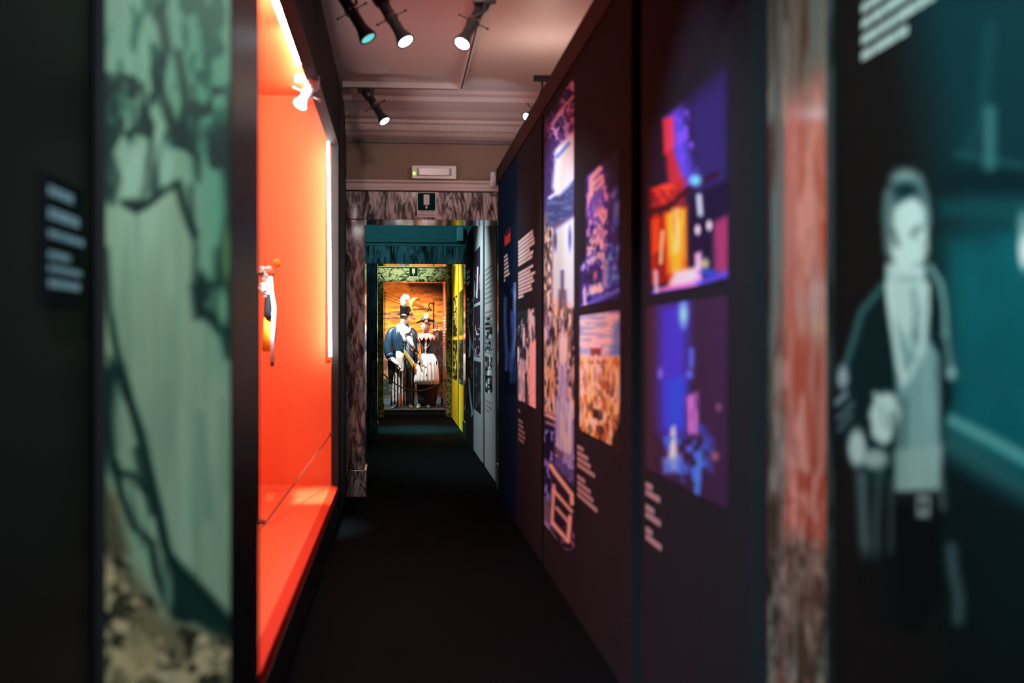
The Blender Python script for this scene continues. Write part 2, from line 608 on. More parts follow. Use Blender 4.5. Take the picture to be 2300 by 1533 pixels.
D0 = doorway('door_1', 2.17, 2.56, -0.355, 0.95, MAR_near, plinth=False)
D1 = doorway('door_2', 9.05, 9.45, -0.302, 0.945, MAR_1)
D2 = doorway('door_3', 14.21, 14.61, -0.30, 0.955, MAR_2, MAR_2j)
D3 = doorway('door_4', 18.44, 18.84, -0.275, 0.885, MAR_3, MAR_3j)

# near left jamb: the front slab with its own large veins (green-grey stone, black veins, mottled brown at the foot)
vein = (10, 34, 34)
foot = [(225, 1200), (300, 1280), (380, 1395), (540, 1450), (540, 1600), (225, 1600)]
ops = [
    ('N', 60, 420, 3, 0.42, 0.3, (140, 175, 156), 0.6, None),
    ('N', 22, 380, 9, 0.48, 0.3, (86, 122, 106), 0.55, None),
    ('P', [(400, -20), (540, -20), (540, 860), (500, 800), (440, 420), (400, 280)], (40, 112, 92), 46, 0.6),
    ('P', [(225, -20), (420, -20), (410, 250), (300, 330), (225, 330)], (78, 128, 112), 30, 0.5),
    ('N', 26, 74, 31, 0.47, 0.09, (14, 66, 56), 0.85, [(330, -20), (540, -20), (540, 360), (370, 330), (340, 200)]),
    ('N', 30, 90, 37, 0.52, 0.09, (34, 82, 70), 0.8, [(225, -20), (350, -20), (330, 250), (225, 330)]),
    ('N', 20, 50, 35, 0.50, 0.07, vein, 0.85, [(225, 160), (540, 200), (540, 420), (400, 330), (300, 300), (262, 430), (225, 460)]),
    ('P', [(228, 180), (275, 165), (282, 195), (250, 230), (228, 235)], vein, 14, 0.9),
    ('L', [(237, 230), (240, 330), (262, 400), (250, 450)], 10, vein, 9, 0.8),
    ('L', [(360, 20), (374, 110), (350, 160), (362, 210), (388, 285), (372, 330), (352, 380), (345, 425)], 11, vein, 9, 0.85),
    ('L', [(318, 190), (330, 260), (340, 330), (325, 400), (318, 450)], 7, vein, 7, 0.7),
    ('L', [(300, 240), (296, 330), (285, 370)], 6, vein, 6, 0.6),
    ('L', [(400, 120), (420, 230), (404, 310), (440, 340), (448, 400)], 10, vein, 9, 0.8),
    ('L', [(280, 455), (305, 470), (330, 458), (370, 425), (400, 412), (412, 460), (425, 500), (437, 525)], 9, vein, 6, 0.95),
    ('E', 300, 385, 24, 66, (124, 162, 146), 0.25, 0.9),
    ('E', 372, 368, 17, 52, (118, 160, 146), 0.3, 0.85),
    ('L', [(298, 455), (316, 462)], 9, vein, 6, 0.9),
    ('P', [(392, 285), (525, 290), (525, 400), (490, 370), (470, 330), (420, 330), (404, 320)], vein, 15, 0.8),
    ('E', 455, 330, 10, 40, (60, 110, 94), 0.4, 0.7),
    ('E', 462, 420, 13, 60, (84, 132, 116), 0.35, 0.85),
    ('L', [(428, 420), (433, 500), (440, 560), (437, 620)], 6, vein, 6, 0.7),
    ('P', [(427, 640), (452, 605), (476, 640), (470, 715), (436, 716)], vein, 9, 0.95),
    ('E', 466, 690, 5, 16, (84, 128, 110), 0.4, 0.7),
    ('L', [(468, 705), (495, 735), (525, 755)], 13, vein, 8, 0.95),
    ('L', [(478, 640), (505, 636), (522, 655), (526, 740)], 8, vein, 7, 0.9),
    ('L', [(518, 300), (512, 390), (520, 470), (506, 560), (500, 620), (522, 650)], 13, vein, 10, 0.85),
    ('L', [(505, 762), (512, 800)], 8, vein, 6, 0.8),
    ('P', [(478, 560), (522, 540), (530, 800), (510, 780), (484, 742), (474, 700)], (16, 52, 44), 10, 0.6), ('E', 500, 690, 9, 40, (96, 138, 112), 0.4, 0.85), ('E', 508, 570, 9, 60, (88, 124, 80), 0.5, 0.7),
    ('L', [(527, 500), (529, 1400)], 5, (112, 132, 84), 5, 0.6), ('E', 262, 1130, 14, 34, (168, 180, 130), 0.5, 0.6),
    ('L', [(232, 60), (234, 1200)], 5, (40, 70, 62), 6, 0.5), ('P', [(225, 790), (250, 800), (262, 1000), (240, 1060), (225, 1040)], vein, 16, 0.6),
    ('L', [(452, 930), (460, 1060), (468, 1160)], 8, (78, 112, 96), 9, 0.6), ('L', [(500, 900), (506, 1100)], 7, (82, 116, 98), 9, 0.5),
    ('L', [(375, 860), (380, 1000)], 5, (92, 124, 108), 8, 0.4),
    ('L', [(236, 560), (244, 690), (258, 770), (274, 830), (304, 950), (326, 1040), (346, 1120), (366, 1220), (410, 1290), (466, 1345), (535, 1440)], 7, vein, 6, 0.95),
    ('P', [(232, 800), (275, 815), (292, 880), (282, 900), (262, 860), (240, 1000), (228, 1000)], vein, 11, 0.9),
    ('L', [(282, 870), (318, 970), (338, 1060), (362, 1160), (376, 1230)], 8, vein, 6, 0.9),
    ('L', [(240, 940), (252, 1030), (262, 1060), (300, 1068), (326, 1100)], 9, vein, 7, 0.85),
    ('L', [(258, 1040), (272, 1110), (300, 1180), (340, 1220), (352, 1290), (382, 1370), (420, 1392)], 9, vein, 7, 0.95),
    ('L', [(306, 1010), (322, 1080), (342, 1150)], 8, vein, 7, 0.85),
    ('L', [(292, 1080), (310, 1160), (318, 1230)], 5, (60, 96, 84), 6, 0.7),
    ('P', [(366, 1225), (430, 1285), (530, 1395), (530, 1465), (440, 1400), (388, 1392), (372, 1300)], vein, 9, 0.92),
    ('E', 378, 1330, 10, 52, (84, 124, 108), 0.4, 0.8),
    ('P', foot, (104, 98, 76), 22, 0.9),
    ('N', 30, 40, 41, 0.45, 0.12, (190, 178, 146), 0.8, foot),
    ('N', 24, 30, 47, 0.55, 0.08, (30, 34, 26), 0.85, foot),
    ('V', 34, 44, 44, 0.04, (14, 20, 16), 0.8, foot),
    ('E', 312, 1480, 42, 60, (170, 158, 122), 0.35, 0.7),
    ('P', [(235, 1090), (262, 1120), (290, 1240), (250, 1260), (232, 1220)], (64, 60, 48), 12, 0.85),
    ('L', [(230, 250), (232, 500), (236, 700), (240, 820)], 4, (150, 172, 128), 4, 0.6),
]
sheet('front_slab', 'y', 2.144, -0.615, -0.357, 0.02, 2.6, 110, 620, (116, 144, 126), ops, M_stone_front, D0, gain=1.25, thick=0.004, side=-1)
# near right jamb: polished inner slab, vertical brown-red streaks
ops = [
    ('N', 10, 260, 5, 0.42, 0.3, (142, 112, 98), 0.8, None),
    ('N', 12, 170, 8, 0.50, 0.2, (92, 60, 46), 0.8, None),
    ('N', 18, 120, 15, 0.56, 0.15, (180, 164, 150), 0.7, None),
    ('N', 15, 60, 19, 0.55, 0.1, (62, 40, 30), 0.7, [(1700, 1100), (1880, 1000), (1880, 1600), (1700, 1600)]),
    ('V', 30, 55, 22, 0.06, (46, 32, 26), 0.6, [(1700, 1150), (1880, 1050), (1880, 1600), (1700, 1600)]),
]
sheet('inner_slab', 'x', 0.949, 2.155, 2.575, 0.0, 2.5, 60, 300, (106, 118, 110), ops, M_stone, D0, gain=1.1, thick=0.004, side=-1)

# first-door wall: cornice, picture rail, frame moulding
prof = [(8.52, 3.55), (8.52, 3.52), (8.56, 3.505), (8.58, 3.47), (8.66, 3.445), (8.74, 3.42), (8.80, 3.385), (8.86, 3.37), (8.87, 3.345), (8.90, 3.335), (8.90, 3.285), (8.93, 3.275), (8.97, 3.25), (9.05, 3.225), (9.05, 3.55)]


def prism_x(pr, x0, x1):
    return MB().poly([(x0, y, z) for y, z in pr], (x1 - x0, 0, 0))


mb = prism_x(prof, -2.3, 1.55)
for i in range(74):
    x = -0.6 + i * 0.026
    mb.box(x, x + 0.014, 8.882, 8.90, 3.292, 3.328)
struct('trim_1', mb, M_plaster)
struct('trim_2', MB().box(-2.3, 1.55, 9.02, 9.05, 3.195, 3.215), mat('rail_brown', (0.09, 0.06, 0.04), 0.4))
struct('trim_3', prism_x([(9.05, 2.765), (9.005, 2.765), (9.005, 2.785), (9.02, 2.80), (9.02, 2.825), (8.995, 2.84), (8.995, 2.855), (9.05, 2.86)], -2.3, 1.55), M_plaster)
struct('trim_4', prism_x([(14.21, 2.81), (14.17, 2.81), (14.17, 2.85), (14.21, 2.86)], -2.3, 1.55), M_teal)
struct('trim_5', prism_x([(18.44, 2.77), (18.40, 2.77), (18.39, 2.83), (18.44, 2.85)], -2.3, 1.55), M_green)

# ================================================================== LEFT WALL OF THE NEAR ROOM
lw = MB().box(-0.72, -0.64, -1.6, 2.13, 0, 3.3).build('partition_wall', mat('charcoal_partition', (0.024, 0.018, 0.022), 0.6, spec=0.15))
tag(lw, 'dark charcoal partition wall at the left edge, beside the green marble jamb', 'partition')
cp = thing('text_plaque', 'dark wall plaque with pale blue text lines, left of the green marble jamb', 'plaque', (-0.632, 1.97, 1.5))
y0, y1 = PX(103, 700, -0.632)[1], PX(190, 700, -0.632)[1]
zt, zb = PX(150, 410, -0.632)[2], PX(150, 690, -0.632)[2]
MB().box(-0.64, -0.632, y0, y1, zb, zt).build('plaque_board', mat('plaque_dark', (0.006, 0.009, 0.014), 0.7, spec=0.05), cp)
mb = MB()
rnd = random.Random(3)
yl = PX(112, 700, -0.631)[1]
M_bluetxt = mat('pale_blue_print', (0.42, 0.74, 0.98), 0.7)
spans = [(430, 455, 165), (478, 505, 178), (525, 545, 188), (570, 590, 160), (600, 618, 185), (630, 652, 180)]
for (a_, b_, xr_) in spans:
    z1_ = PX(150, a_, -0.631)[2]; z0_ = PX(150, b_, -0.631)[2]
    ye = PX(xr_, 700, -0.631)[1]
    u = yl
    while u < ye:
        w = min(rnd.uniform(0.02, 0.05), ye - u)
        h = (z1_ - z0_)
        mb.box(-0.632, -0.631, u, u + w, z0_ + 0.002, z1_ - 0.002)
        u += w + 0.006
mb.build('text_block', M_bluetxt, cp)

# ================================================================== SHOWCASE (room one, left)
SX = -0.467
sc = thing('display_case', 'large walk-in display case lined in glossy orange, left side of the corridor', 'display case', (-1.2, 5.2, 0))
MB().box(-2.2, -0.52, 2.62, 7.85, 0.20, 0.285).build('case_floor', M_orange, sc)
MB().box(-2.2, -0.52, 7.85, 7.91, 0.20, 3.40).build('end_panel', M_orange_wall, sc)
MB().box(-2.26, -2.2, 2.62, 7.91, 0.20, 3.40).build('back_panel', M_orange, sc)
MB().box(-2.2, -0.52, 2.60, 2.64, 0.285, 3.32).build('near_panel', M_orange, sc)
MB().box(-2.2, -0.535, 2.64, 7.85, 3.32, 3.40).build('case_ceiling', M_orange, sc)
MB().poly([(-0.52, 2.64, 0.20), (SX - 0.004, 2.64, 0.20), (SX - 0.004, 2.64, 0.268), (-0.52, 2.64, 0.285)], (0, 5.16, 0)).build('front_lip', M_orange_lip, sc)
MB().box(-0.56, SX, 2.58, 7.80, 0.0, 0.20).build('plinth', M_black, sc)
MB().box(-0.54, SX, 2.60, 7.80, 2.93, 3.46).build('lintel_board', M_framegrey, sc)
MB().box(-0.522, SX, 7.80, 8.10, 0.0, 3.46).build('end_post', M_framegrey, sc)
MB().box(-0.60, SX - 0.002, 8.10, 9.03, 0.0, 3.46).build('side_board', M_black, sc)
MB().box(-0.6, SX, 2.58, 3.2, 0.0, 3.46).build('near_post', M_black, sc)
mb = MB()
for xx in (-0.82, -1.35):
    mb.box(xx - 0.002, xx + 0.002, 2.7, 7.85, 0.2851, 0.2862)
mb.build('floor_seam', mat('seam_dark', (0.25, 0.02, 0.01), 0.6), sc)
t = thing('tube_lamp', 'long white tube lamp glowing under the top edge of the orange case', 'lamp', (-0.585, 4.3, 3.03))
MB().tube([(-0.585, 2.75, 3.03), (-0.585, 5.90, 3.03)], 0.016, 10).build('glowing_tube', M_tube, t, smooth=True)
MB().tube([(-0.635, 6.15, 3.25), (-0.635, 7.60, 3.25)], 0.014, 10).build('glowing_tube', M_tube_added, t, smooth=True)  # unseen extra tube behind the lintel, added to brighten the case ceiling
MB().box(-0.563, -0.54, 2.72, 5.93, 3.0, 3.05).build('lamp_holder', M_white, t)
t = thing('tube_lamp', 'upright white tube lamp glowing beside the far end post of the orange case', 'lamp', (-0.54, 7.77, 1.4))
a_ = PY(741.8, 800, 7.72); b_ = PY(737.0, 318, 7.72)
MB().tube([a_, b_], 0.010, 10).build('glowing_tube', M_tube_end, t, smooth=True)
MB().box(-0.560, -0.530, 7.82, 7.845, 1.25, 2.95).build('lamp_holder', M_orange_lip, t)
# a cord from the end post down to the case floor
cd = MB().tube([PY(743, 972, 7.72), PY(742, 978, 7.70)], 0.012, 8).tube([PY(743, 975, 7.7), PY(592, 1180, 6.05)], 0.004, 6).build('cord', mat('brown_cord', (0.20, 0.04, 0.02), 0.7))
tag(cd, 'thin brown cord slanting down across the orange end wall to the case floor', 'cord')


# ================================================================== SPOTLIGHTS
def spotlight(label, front, d, L, mount, lens, body=None, r=0.047, track=True, group='ceiling track spotlights'):
    """front: lens centre; d: beam direction"""
    body = body or M_metal
    f = Vector(front); d = Vector(d).normalized()
    e = thing('track_spotlight', label, 'spotlight', tuple(mount), group)
    o = f - d * L
    pr = [(0, r * 0.7), (0.004, r * 1.05), (0.05 * L / 0.3, r * 1.0), (0.07 * L / 0.3, r * 0.74), (L * 0.44, r * 0.74), (L * 0.45, r * 0.86), (L * 0.55, r * 0.86), (L * 0.56, r * 0.72), (L * 0.78, r * 0.72), (L * 0.84, r * 0.82), (L * 0.975, r * 1.18), (L * 1.01, r * 1.2), (L * 1.01, r * 0.98), (L * 0.985, r * 0.95)]
    MB().lathe(pr, o, d, 22).build('housing', body, e, smooth=False, bevel=0.0015)
    MB().lathe([(L * 0.985, r * 0.94), (L + 0.001, r * 0.90)], o, d, 22).build('lens', lens, e)
    MB().lathe([(L * 0.485, r * 0.9), (L * 0.515, r * 0.9)], o, d, 22).build('steel_band', M_steel if body is M_metal else body, e)
    side = d.cross(Vector((0, 1, 0))).normalized()
    c = o + d * (L * 0.5)
    MB().tube([c - side * r * 1.9, c + side * r * 1.9], 0.004, 8).tube([c - side * r * 1.9, c - side * r * 2.2], 0.008, 8).tube([c + side * r * 1.9, c + side * r * 2.2], 0.008, 8).build('pivot_bar', body, e)
    m = Vector(mount)
    dp = Vector((0, -0.035, 0))
    MB().tube([c + dp * 0.9, c + dp + Vector((0, 0, 0.02)), m + dp * 0.3 + Vector((0, 0, -0.10)), m + Vector((0, 0, -0.04))], [0.008, 0.008, 0.008, 0.010], 8).build('support_arm', body, e)
    MB().box(m.x - 0.07, m.x + 0.07, m.y - 0.018, m.y + 0.018, m.z - 0.045, m.z).build('track_adapter', body, e, bevel=0.003)
    return e


track = MB()
track.box(-0.46, 0.54, 8.265, 8.30, 3.50, 3.548)
track.box(0.505, 0.54, 5.5, 8.265, 3.50, 3.548)
track.box(-0.46, 0.505, 5.93, 5.965, 3.50, 3.548)
tr = thing('lighting_track', 'white rectangular lighting track on the ceiling between the dark walls', 'lighting track', (0.0, 7.0, 3.5))
track.build('track_rail', M_white, tr)
MB().box(-0.44, 0.50, 8.277, 8.288, 3.498, 3.4995).box(0.517, 0.528, 5.6, 8.26, 3.498, 3.4995).build('track_slot', M_black, tr)

fr = PY(827, 86, 6.0)
spotlight('black track spotlight with a dim teal lens, leftmost of the three at the top', fr, (0.50, -0.16, -0.85), 0.40, PY(800, -12, 5.947).to_tuple()[:2] + (3.50,), M_lensdim)
fr = PY(911, 93, 6.0)
spotlight('black track spotlight with bright bluish lens, middle one of the three at the top', fr, (0.44, -0.30, -0.82), 0.38, PY(872, -12, 5.947).to_tuple()[:2] + (3.50,), M_lens)
fr = PY(1038, 98, 6.0)
spotlight('black track spotlight tilted to the left, below the right-hand ceiling track', fr, (-0.38, -0.38, -0.80), 0.38, (0.522, 6.03, 3.50), M_lens)
fr = PY(864, 272, 7.95)
spotlight('small black spotlight hanging at the far end of the track, above the cornice wall', fr, (0.46, -0.28, -0.80), 0.32, PY(822, 190, 8.28).to_tuple()[:2] + (3.50,), M_lens, r=0.042)
fr = PY(1184, 264, 7.9)
spotlight('small black spotlight peeking over the top edge of the right-hand panels', fr, (-0.66, -0.45, -0.60), 0.20, (1.16, 8.0, 3.55), M_lens, r=0.040, group=None)
M_whl = mat('white_lamp', (0.85, 0.85, 0.85), 0.4)
wl = spotlight('white clip-on spotlight at the end of the tube lamp inside the orange case', PY(674, 236, 5.75), (-0.42, -0.35, -0.84), 0.17, PY(690, 170, 5.9), M_lens, body=M_whl, r=0.040, group=None)
MB().tube([PY(690, 172, 5.9), PY(683, 150, 5.7), PY(678, 136, 5.52)], 0.006, 8).build('cable', M_whl, wl, smooth=True)
# their beams, and an added warm point light
light('SPOT', 'spot_beam_a', (0.04, 5.93, 3.16), (0.903, 4.45, 1.25), 150, (0.85, 0.80, 1.0), 0.03, 46, 1.0)
light('SPOT', 'spot_beam_b', (0.36, 5.93, 3.15), (0.10, 4.0, 0.0), 30, (0.78, 0.70, 1.0), 0.03, 50, 0.9)
light('SPOT', 'spot_beam_c', (-0.14, 7.93, 3.1), (0.903, 7.1, 1.4), 70, (0.70, 0.88, 1.0), 0.03, 60, 0.9)
light('SPOT', 'spot_beam_d', (-0.15, 5.93, 3.16), (0.903, 5.6, 1.5), 110, (0.92, 0.90, 1.0), 0.03, 70, 0.8)
light('SPOT', 'spot_beam_e', (0.95, 7.8, 3.2), (0.5, 9.0, 3.3), 7, (0.8, 0.85, 1.0), 0.03, 90, 0.9)
light('POINT', 'warm_bounce_top', (1.05, 7.0, 3.12), (0, 0, 0), 7, (1.0, 0.74, 0.62), 0.12)  # no fixture: added in place of light bounced onto the ceiling
light('SPOT', 'spot_beam_f', (-0.10, 3.0, 3.3), (0.903, 2.95, 1.25), 180, (0.66, 0.68, 1.0), 0.03, 52, 1.0)

# ================================================================== FIXTURES ON THE FIRST DOOR WALL
el = thing('emergency_light', 'white emergency light box on the brown wall above the marble lintel', 'emergency light', (0.31, 9.05, 2.93))
a_, b_ = PY(925, 403, 9.03), PY(1024, 375, 9.03)
MB().box(a_.x, b_.x, 8.97, 9.05, a_.z, b_.z).build('casing', M_white, el, bevel=0.006)
MB().box(a_.x + 0.04, b_.x - 0.04, 8.955, 8.97, a_.z + 0.025, b_.z - 0.02).build('diffuser', mat('frosted_cover', (0.62, 0.58, 0.58), 0.25), el, bevel=0.008)
MB().box(a_.x + 0.05, a_.x + 0.065, 8.948, 8.955, a_.z + 0.03, b_.z - 0.03).build('end_clip', mat('clip_grey', (0.3, 0.26, 0.26), 0.5), el)
MB().box(b_.x - 0.065, b_.x - 0.05, 8.948, 8.955, a_.z + 0.03, b_.z - 0.03).build('end_clip', mat('clip_grey'), el)
MB().ball((PY(930, 389, 8.965).x, 8.965, PY(930, 389, 8.965).z), 0.008).build('indicator_light', M_led, el)
sn = thing('motion_sensor', 'small white rounded sensor on the brown wall beside the dark panel top', 'sensor', (0.86, 9.03, 2.87))
c = PY(1108, 403, 9.0)
MB().loft([(c.x, 8.99, c.z - 0.065, 0.02, 0.02), (c.x, 8.99, c.z - 0.06, 0.030, 0.03), (c.x, 8.99, c.z + 0.055, 0.030, 0.03), (c.x, 8.99, c.z + 0.065, 0.02, 0.02)], 18).build('sensor_body', M_white, sn, smooth=True)
MB().box(c.x - 0.02, c.x + 0.02, 9.0, 9.05, c.z - 0.03, c.z + 0.03).build('wall_bracket', M_white, sn)
MB().box(c.x - 0.018, c.x + 0.018, 8.955, 8.963, c.z - 0.05, c.z + 0.02).build('sensor_lens', mat('sensor_lens_grey', (0.5, 0.48, 0.48), 0.3), sn)
c = PY(1033, 525, 14.15)
s2 = thing('motion_sensor', 'small white sensor box on the teal wall above the second doorway', 'sensor', (c.x, 14.15, c.z))
MB().box(c.x - 0.05, c.x + 0.05, 14.08, 14.21, c.z - 0.11, c.z + 0.10).build('sensor_body', M_white, s2, bevel=0.02)


def exit_sign(label, x, y, zc, w, h):
    e = thing('exit_sign', label, 'sign', (x, y, zc))
    MB().box(x - w / 2, x + w / 2, y - 0.004, y + 0.0, zc - h / 2, zc + h / 2).build('sign_plate', M_sign_w, e)
    g = w * 0.94; zt = zc + h / 2 - (w - g) / 2
    MB().box(x - g / 2, x + g / 2, y - 0.0055, y - 0.004, zt - g, zt).build('green_field', M_sign_g, e)
    mb = MB().box(x - g * 0.16, x + g * 0.16, y - 0.007, y - 0.0055, zt - g * 0.68, zt - g * 0.10)
    mb.box(x - g * 0.035, x + g * 0.035, y - 0.007, y - 0.0055, zt - g * 0.82, zt - g * 0.71)
    mb.poly([(x - g * 0.08, y - 0.007, zt - g * 0.80), (x + g * 0.08, y - 0.007, zt - g * 0.80), (x, y - 0.007, zt - g * 0.93)], (0, 0.0015, 0))
    mb.build('door_and_arrow_symbol', M_sign_w, e)
    text_obj('lettering', 'USCITA DI', w * 0.17, (x, y - 0.005, zc - h / 2 + w * 0.27), M_sign_g, e)
    text_obj('lettering', 'EMERGENZA', w * 0.16, (x, y - 0.005, zc - h / 2 + w * 0.11), M_sign_g, e)
    return e


a_, b_ = PY(937, 487, 9.03), PY(979, 432, 9.03)
exit_sign('green and white exit sign on the brownish marble lintel of the nearer doorway', (a_.x + b_.x) / 2, 9.03, (a_.z + b_.z) / 2, b_.x - a_.x, b_.z - a_.z)
a_, b_ = PY(918.5, 627, 18.42), PY(939, 600, 18.42)
exit_sign('small green exit sign on the veined lintel above the costumed figures', (a_.x + b_.x) / 2, 18.42, (a_.z + b_.z) / 2, b_.x - a_.x, b_.z - a_.z)


# ================================================================== RIGHT-HAND PANELS
def panel(name, label, a, y0, y1, z1, m, z0=0.0, group=None, th=0.045):
    e = thing(name, label, 'exhibition panel', (a + 0.02, (y0 + y1) / 2, 0), group)
    MB().box(a, a + th, y0, y1, z0, z1).build('board', m, e, bevel=0.004)
    return e


A1 = 0.903
G1 = 'dark exhibition panels on the right of the corridor'
pA = panel('exhibition_panel', 'dark panel with two stage photographs lit red and blue, nearest on the right', A1, 2.50, 3.655, 2.83, M_board, group=G1)
pB = panel('exhibition_panel', 'dark panel with a purple print above a golden palace print, beside the tall city print', A1, 3.815, 5.07, 2.83, M_board, group=G1)
pC = panel('exhibition_panel', 'narrow panel filled by a tall bright city print with a white tower', A1, 5.075, 6.16, 2.83, M_board, group=G1)
pD = panel('exhibition_panel', 'black panel with two blocks of white text above a crowd photograph', A1, 6.25, 7.57, 2.83, M_board, group=G1)
pE = panel('exhibition_panel', 'navy panel with a red title and pale blue figures, beside the doorway', A1, 7.575, 9.0, 2.83, M_navy, group=G1)
bk = MB().box(A1 + 0.05, A1 + 0.08, 2.50, 9.02, 0, 2.57).build('backing_board', M_black)
tag(bk, 'black backing board showing in the gaps between the right-hand panels', 'backing board')
cap = MB().box(A1 - 0.012, A1 + 0.06, 2.50, 9.02, 2.83, 2.965).build('panel_capping', M_capm)
tag(cap, 'brown capping board running along the top of the right-hand panels', 'capping board')

ycd = PX(1426, 40, 0.93)[1]
cdt = MB().box(0.93, 0.95, ycd - 0.025, ycd + 0.025, PX(1426, 82, 0.93)[2], 2.828).build('conduit', M_sign_w)
tag(cdt, 'short white conduit at the top of the black gap between the dark panels', 'conduit')
# --- panel A pictures
ops = [
    ('P', [(1440, 130), (1660, 60), (1660, 680), (1440, 700)], (34, 28, 52), 20, 0.6),
    ('P', [(1492, 262), (1535, 235), (1548, 330), (1570, 420), (1530, 425), (1508, 350)], (84, 66, 190), 8, 0.95),
    ('P', [(1540, 240), (1640, 150), (1640, 480), (1560, 430)], (42, 34, 92), 22, 0.9),
    ('N', 14, 18, 3, 0.5, 0.15, (120, 80, 215), 0.7, [(1512, 250), (1545, 240), (1560, 340), (1575, 425), (1535, 430)]),
    ('P', [(1489, 268), (1510, 262), (1514, 320), (1506, 345), (1492, 345)], (235, 60, 84), 5, 1),
    ('P', [(1495, 340), (1512, 335), (1530, 390), (1535, 430), (1500, 440), (1500, 400)], (165, 44, 60), 6, 0.95),
    ('P', [(1460, 425), (1540, 400), (1540, 460), (1462, 478)], (150, 38, 42), 9, 0.95),
    ('N', 12, 14, 6, 0.5, 0.1, (225, 70, 50), 0.9, [(1462, 425), (1530, 395), (1535, 445), (1465, 462)]),
    ('L', [(1460, 478), (1500, 465), (1545, 425), (1610, 390)], 6, (40, 16, 30), 5, 0.9),
    ('P', [(1460, 485), (1545, 462), (1545, 630), (1464, 640)], (130, 30, 24), 7, 1),
    ('P', [(1464, 495), (1480, 490), (1482, 560), (1466, 570)], (248, 78, 34), 5, 1),
    ('P', [(1494, 480), (1541, 466), (1543, 605), (1500, 615)], (248, 150, 44), 6, 1),
    ('P', [(1510, 470), (1526, 466), (1528, 560), (1512, 570)], (255, 205, 120), 6, 0.9),
    ('N', 7, 60, 9, 0.5, 0.15, (190, 70, 24), 0.55, [(1462, 480), (1545, 462), (1545, 630), (1464, 640)]),
    ('L', [(1488, 520), (1484, 590)], 3, (250, 215, 160), 3, 0.9),
    ('P', [(1546, 440), (1640, 400), (1640, 600), (1546, 620)], (24, 18, 48), 9, 1),
    ('L', [(1570, 440), (1573, 480)], 5, (190, 200, 215), 4, 0.95),
    ('E', 1567, 516, 5, 11, (235, 205, 225), 0.3, 1),
    ('E', 1593, 506, 5, 11, (235, 205, 225), 0.3, 1),
    ('P', [(1602, 500), (1640, 478), (1640, 625), (1604, 610)], (140, 50, 96), 7, 0.95),
    ('P', [(1515, 610), (1565, 600), (1565, 640), (1500, 645)], (255, 200, 195), 6, 0.95),
    ('P', [(1562, 570), (1574, 565), (1576, 635), (1562, 640)], (235, 165, 210), 4, 0.95),
    ('L', [(1468, 660), (1520, 648), (1580, 632), (1640, 612)], 6, (88, 70, 205), 5, 0.9),
    ('L', [(1480, 650), (1560, 638)], 4, (225, 120, 170), 4, 0.8),
    ('L', [(1473, 610), (1474, 655)], 4, (200, 200, 255), 4, 0.9),
    ('E', 1562, 405, 12, 12, (110, 190, 250), 0.6, 0.9),
    ('E', 1583, 592, 9, 12, (190, 180, 140), 0.5, 0.8),
    ('E', 1590, 612, 20, 8, (40, 70, 180), 0.5, 0.9),
]
ya, yb = PX(1634, 600, A1)[1], PX(1452, 600, A1)[1]
zt, zb = PX(1634, 150, A1)[2], PX(1540, 646, A1)[2]
zt = PX(1490, 262, A1)[2]
sheet('stage_photograph', 'x', A1 - 0.002, ya, yb, zb, zt, 130, 260, (30, 22, 42), ops, M_print, pA, tint=(0.95, 1.25, 1.0), pow_=1.12, gain=2.0, thick=0.003)
ops = [
    ('P', [(1450, 700), (1480, 690), (1470, 1080), (1450, 1075)], (60, 36, 52), 10, 0.8),
    ('P', [(1478, 690), (1548, 670), (1540, 980), (1500, 1000), (1478, 960)], (62, 52, 180), 16, 0.95),
    ('P', [(1500, 860), (1535, 850), (1535, 960), (1500, 950)], (40, 74, 220), 16, 0.9),
    ('E', 1535, 705, 9, 26, (130, 190, 255), 0.7, 0.95),
    ('L', [(1553, 785), (1553, 820)], 5, (84, 100, 220), 5, 0.9),
    ('E', 1549, 840, 8, 10, (90, 100, 215), 0.6, 0.9),
    ('E', 1483, 838, 6, 12, (110, 100, 220), 0.6, 0.9),
    ('P', [(1540, 890), (1567, 880), (1568, 975), (1545, 975)], (190, 110, 190), 5, 0.9),
    ('N', 4, 60, 4, 0.5, 0.1, (70, 40, 110), 0.7, [(1540, 880), (1568, 880), (1568, 980), (1540, 980)]),
    ('P', [(1508, 960), (1516, 955), (1522, 1040), (1500, 1045)], (190, 200, 250), 5, 1),
    ('P', [(1490, 1030), (1530, 1020), (1530, 1060), (1492, 1060)], (110, 130, 245), 8, 0.95),
    ('N', 12, 16, 8, 0.5, 0.12, (66, 96, 220), 0.9, [(1490, 980), (1605, 980), (1600, 1080), (1500, 1080)]),
    ('L', [(1572, 1020), (1565, 1110)], 6, (70, 120, 235), 5, 0.9),
    ('E', 1614, 914, 6, 9, (225, 120, 150), 0.4, 0.9),
    ('E', 1606, 1024, 8, 10, (240, 140, 160), 0.4, 0.9),
    ('L', [(1575, 960), (1600, 1000)], 8, (54, 72, 180), 7, 0.8),
    ('P', [(1585, 670), (1640, 650), (1640, 1160), (1585, 1100)], (56, 34, 66), 12, 0.55),
]
zt2 = PX(1540, 676, A1)[2]; zb2 = PX(1540, 1096, A1)[2]
sheet('stage_photograph', 'x', A1 - 0.002, ya, yb, zb2, zt2, 120, 220, (50, 32, 60), ops, M_print, pA, tint=(0.95, 1.25, 1.0), pow_=1.12, gain=2.0, thick=0.003)
words('caption_text', A1 - 0.002, PX(1452, 1100, A1)[1], [0.09, 0.19, 0, 0.13, 0.20, 0, 0.10, 0.21], PX(1460, 1086, A1)[2], 0.027, 0.020, M_dimtxt, pA, 0.013, seed=4)

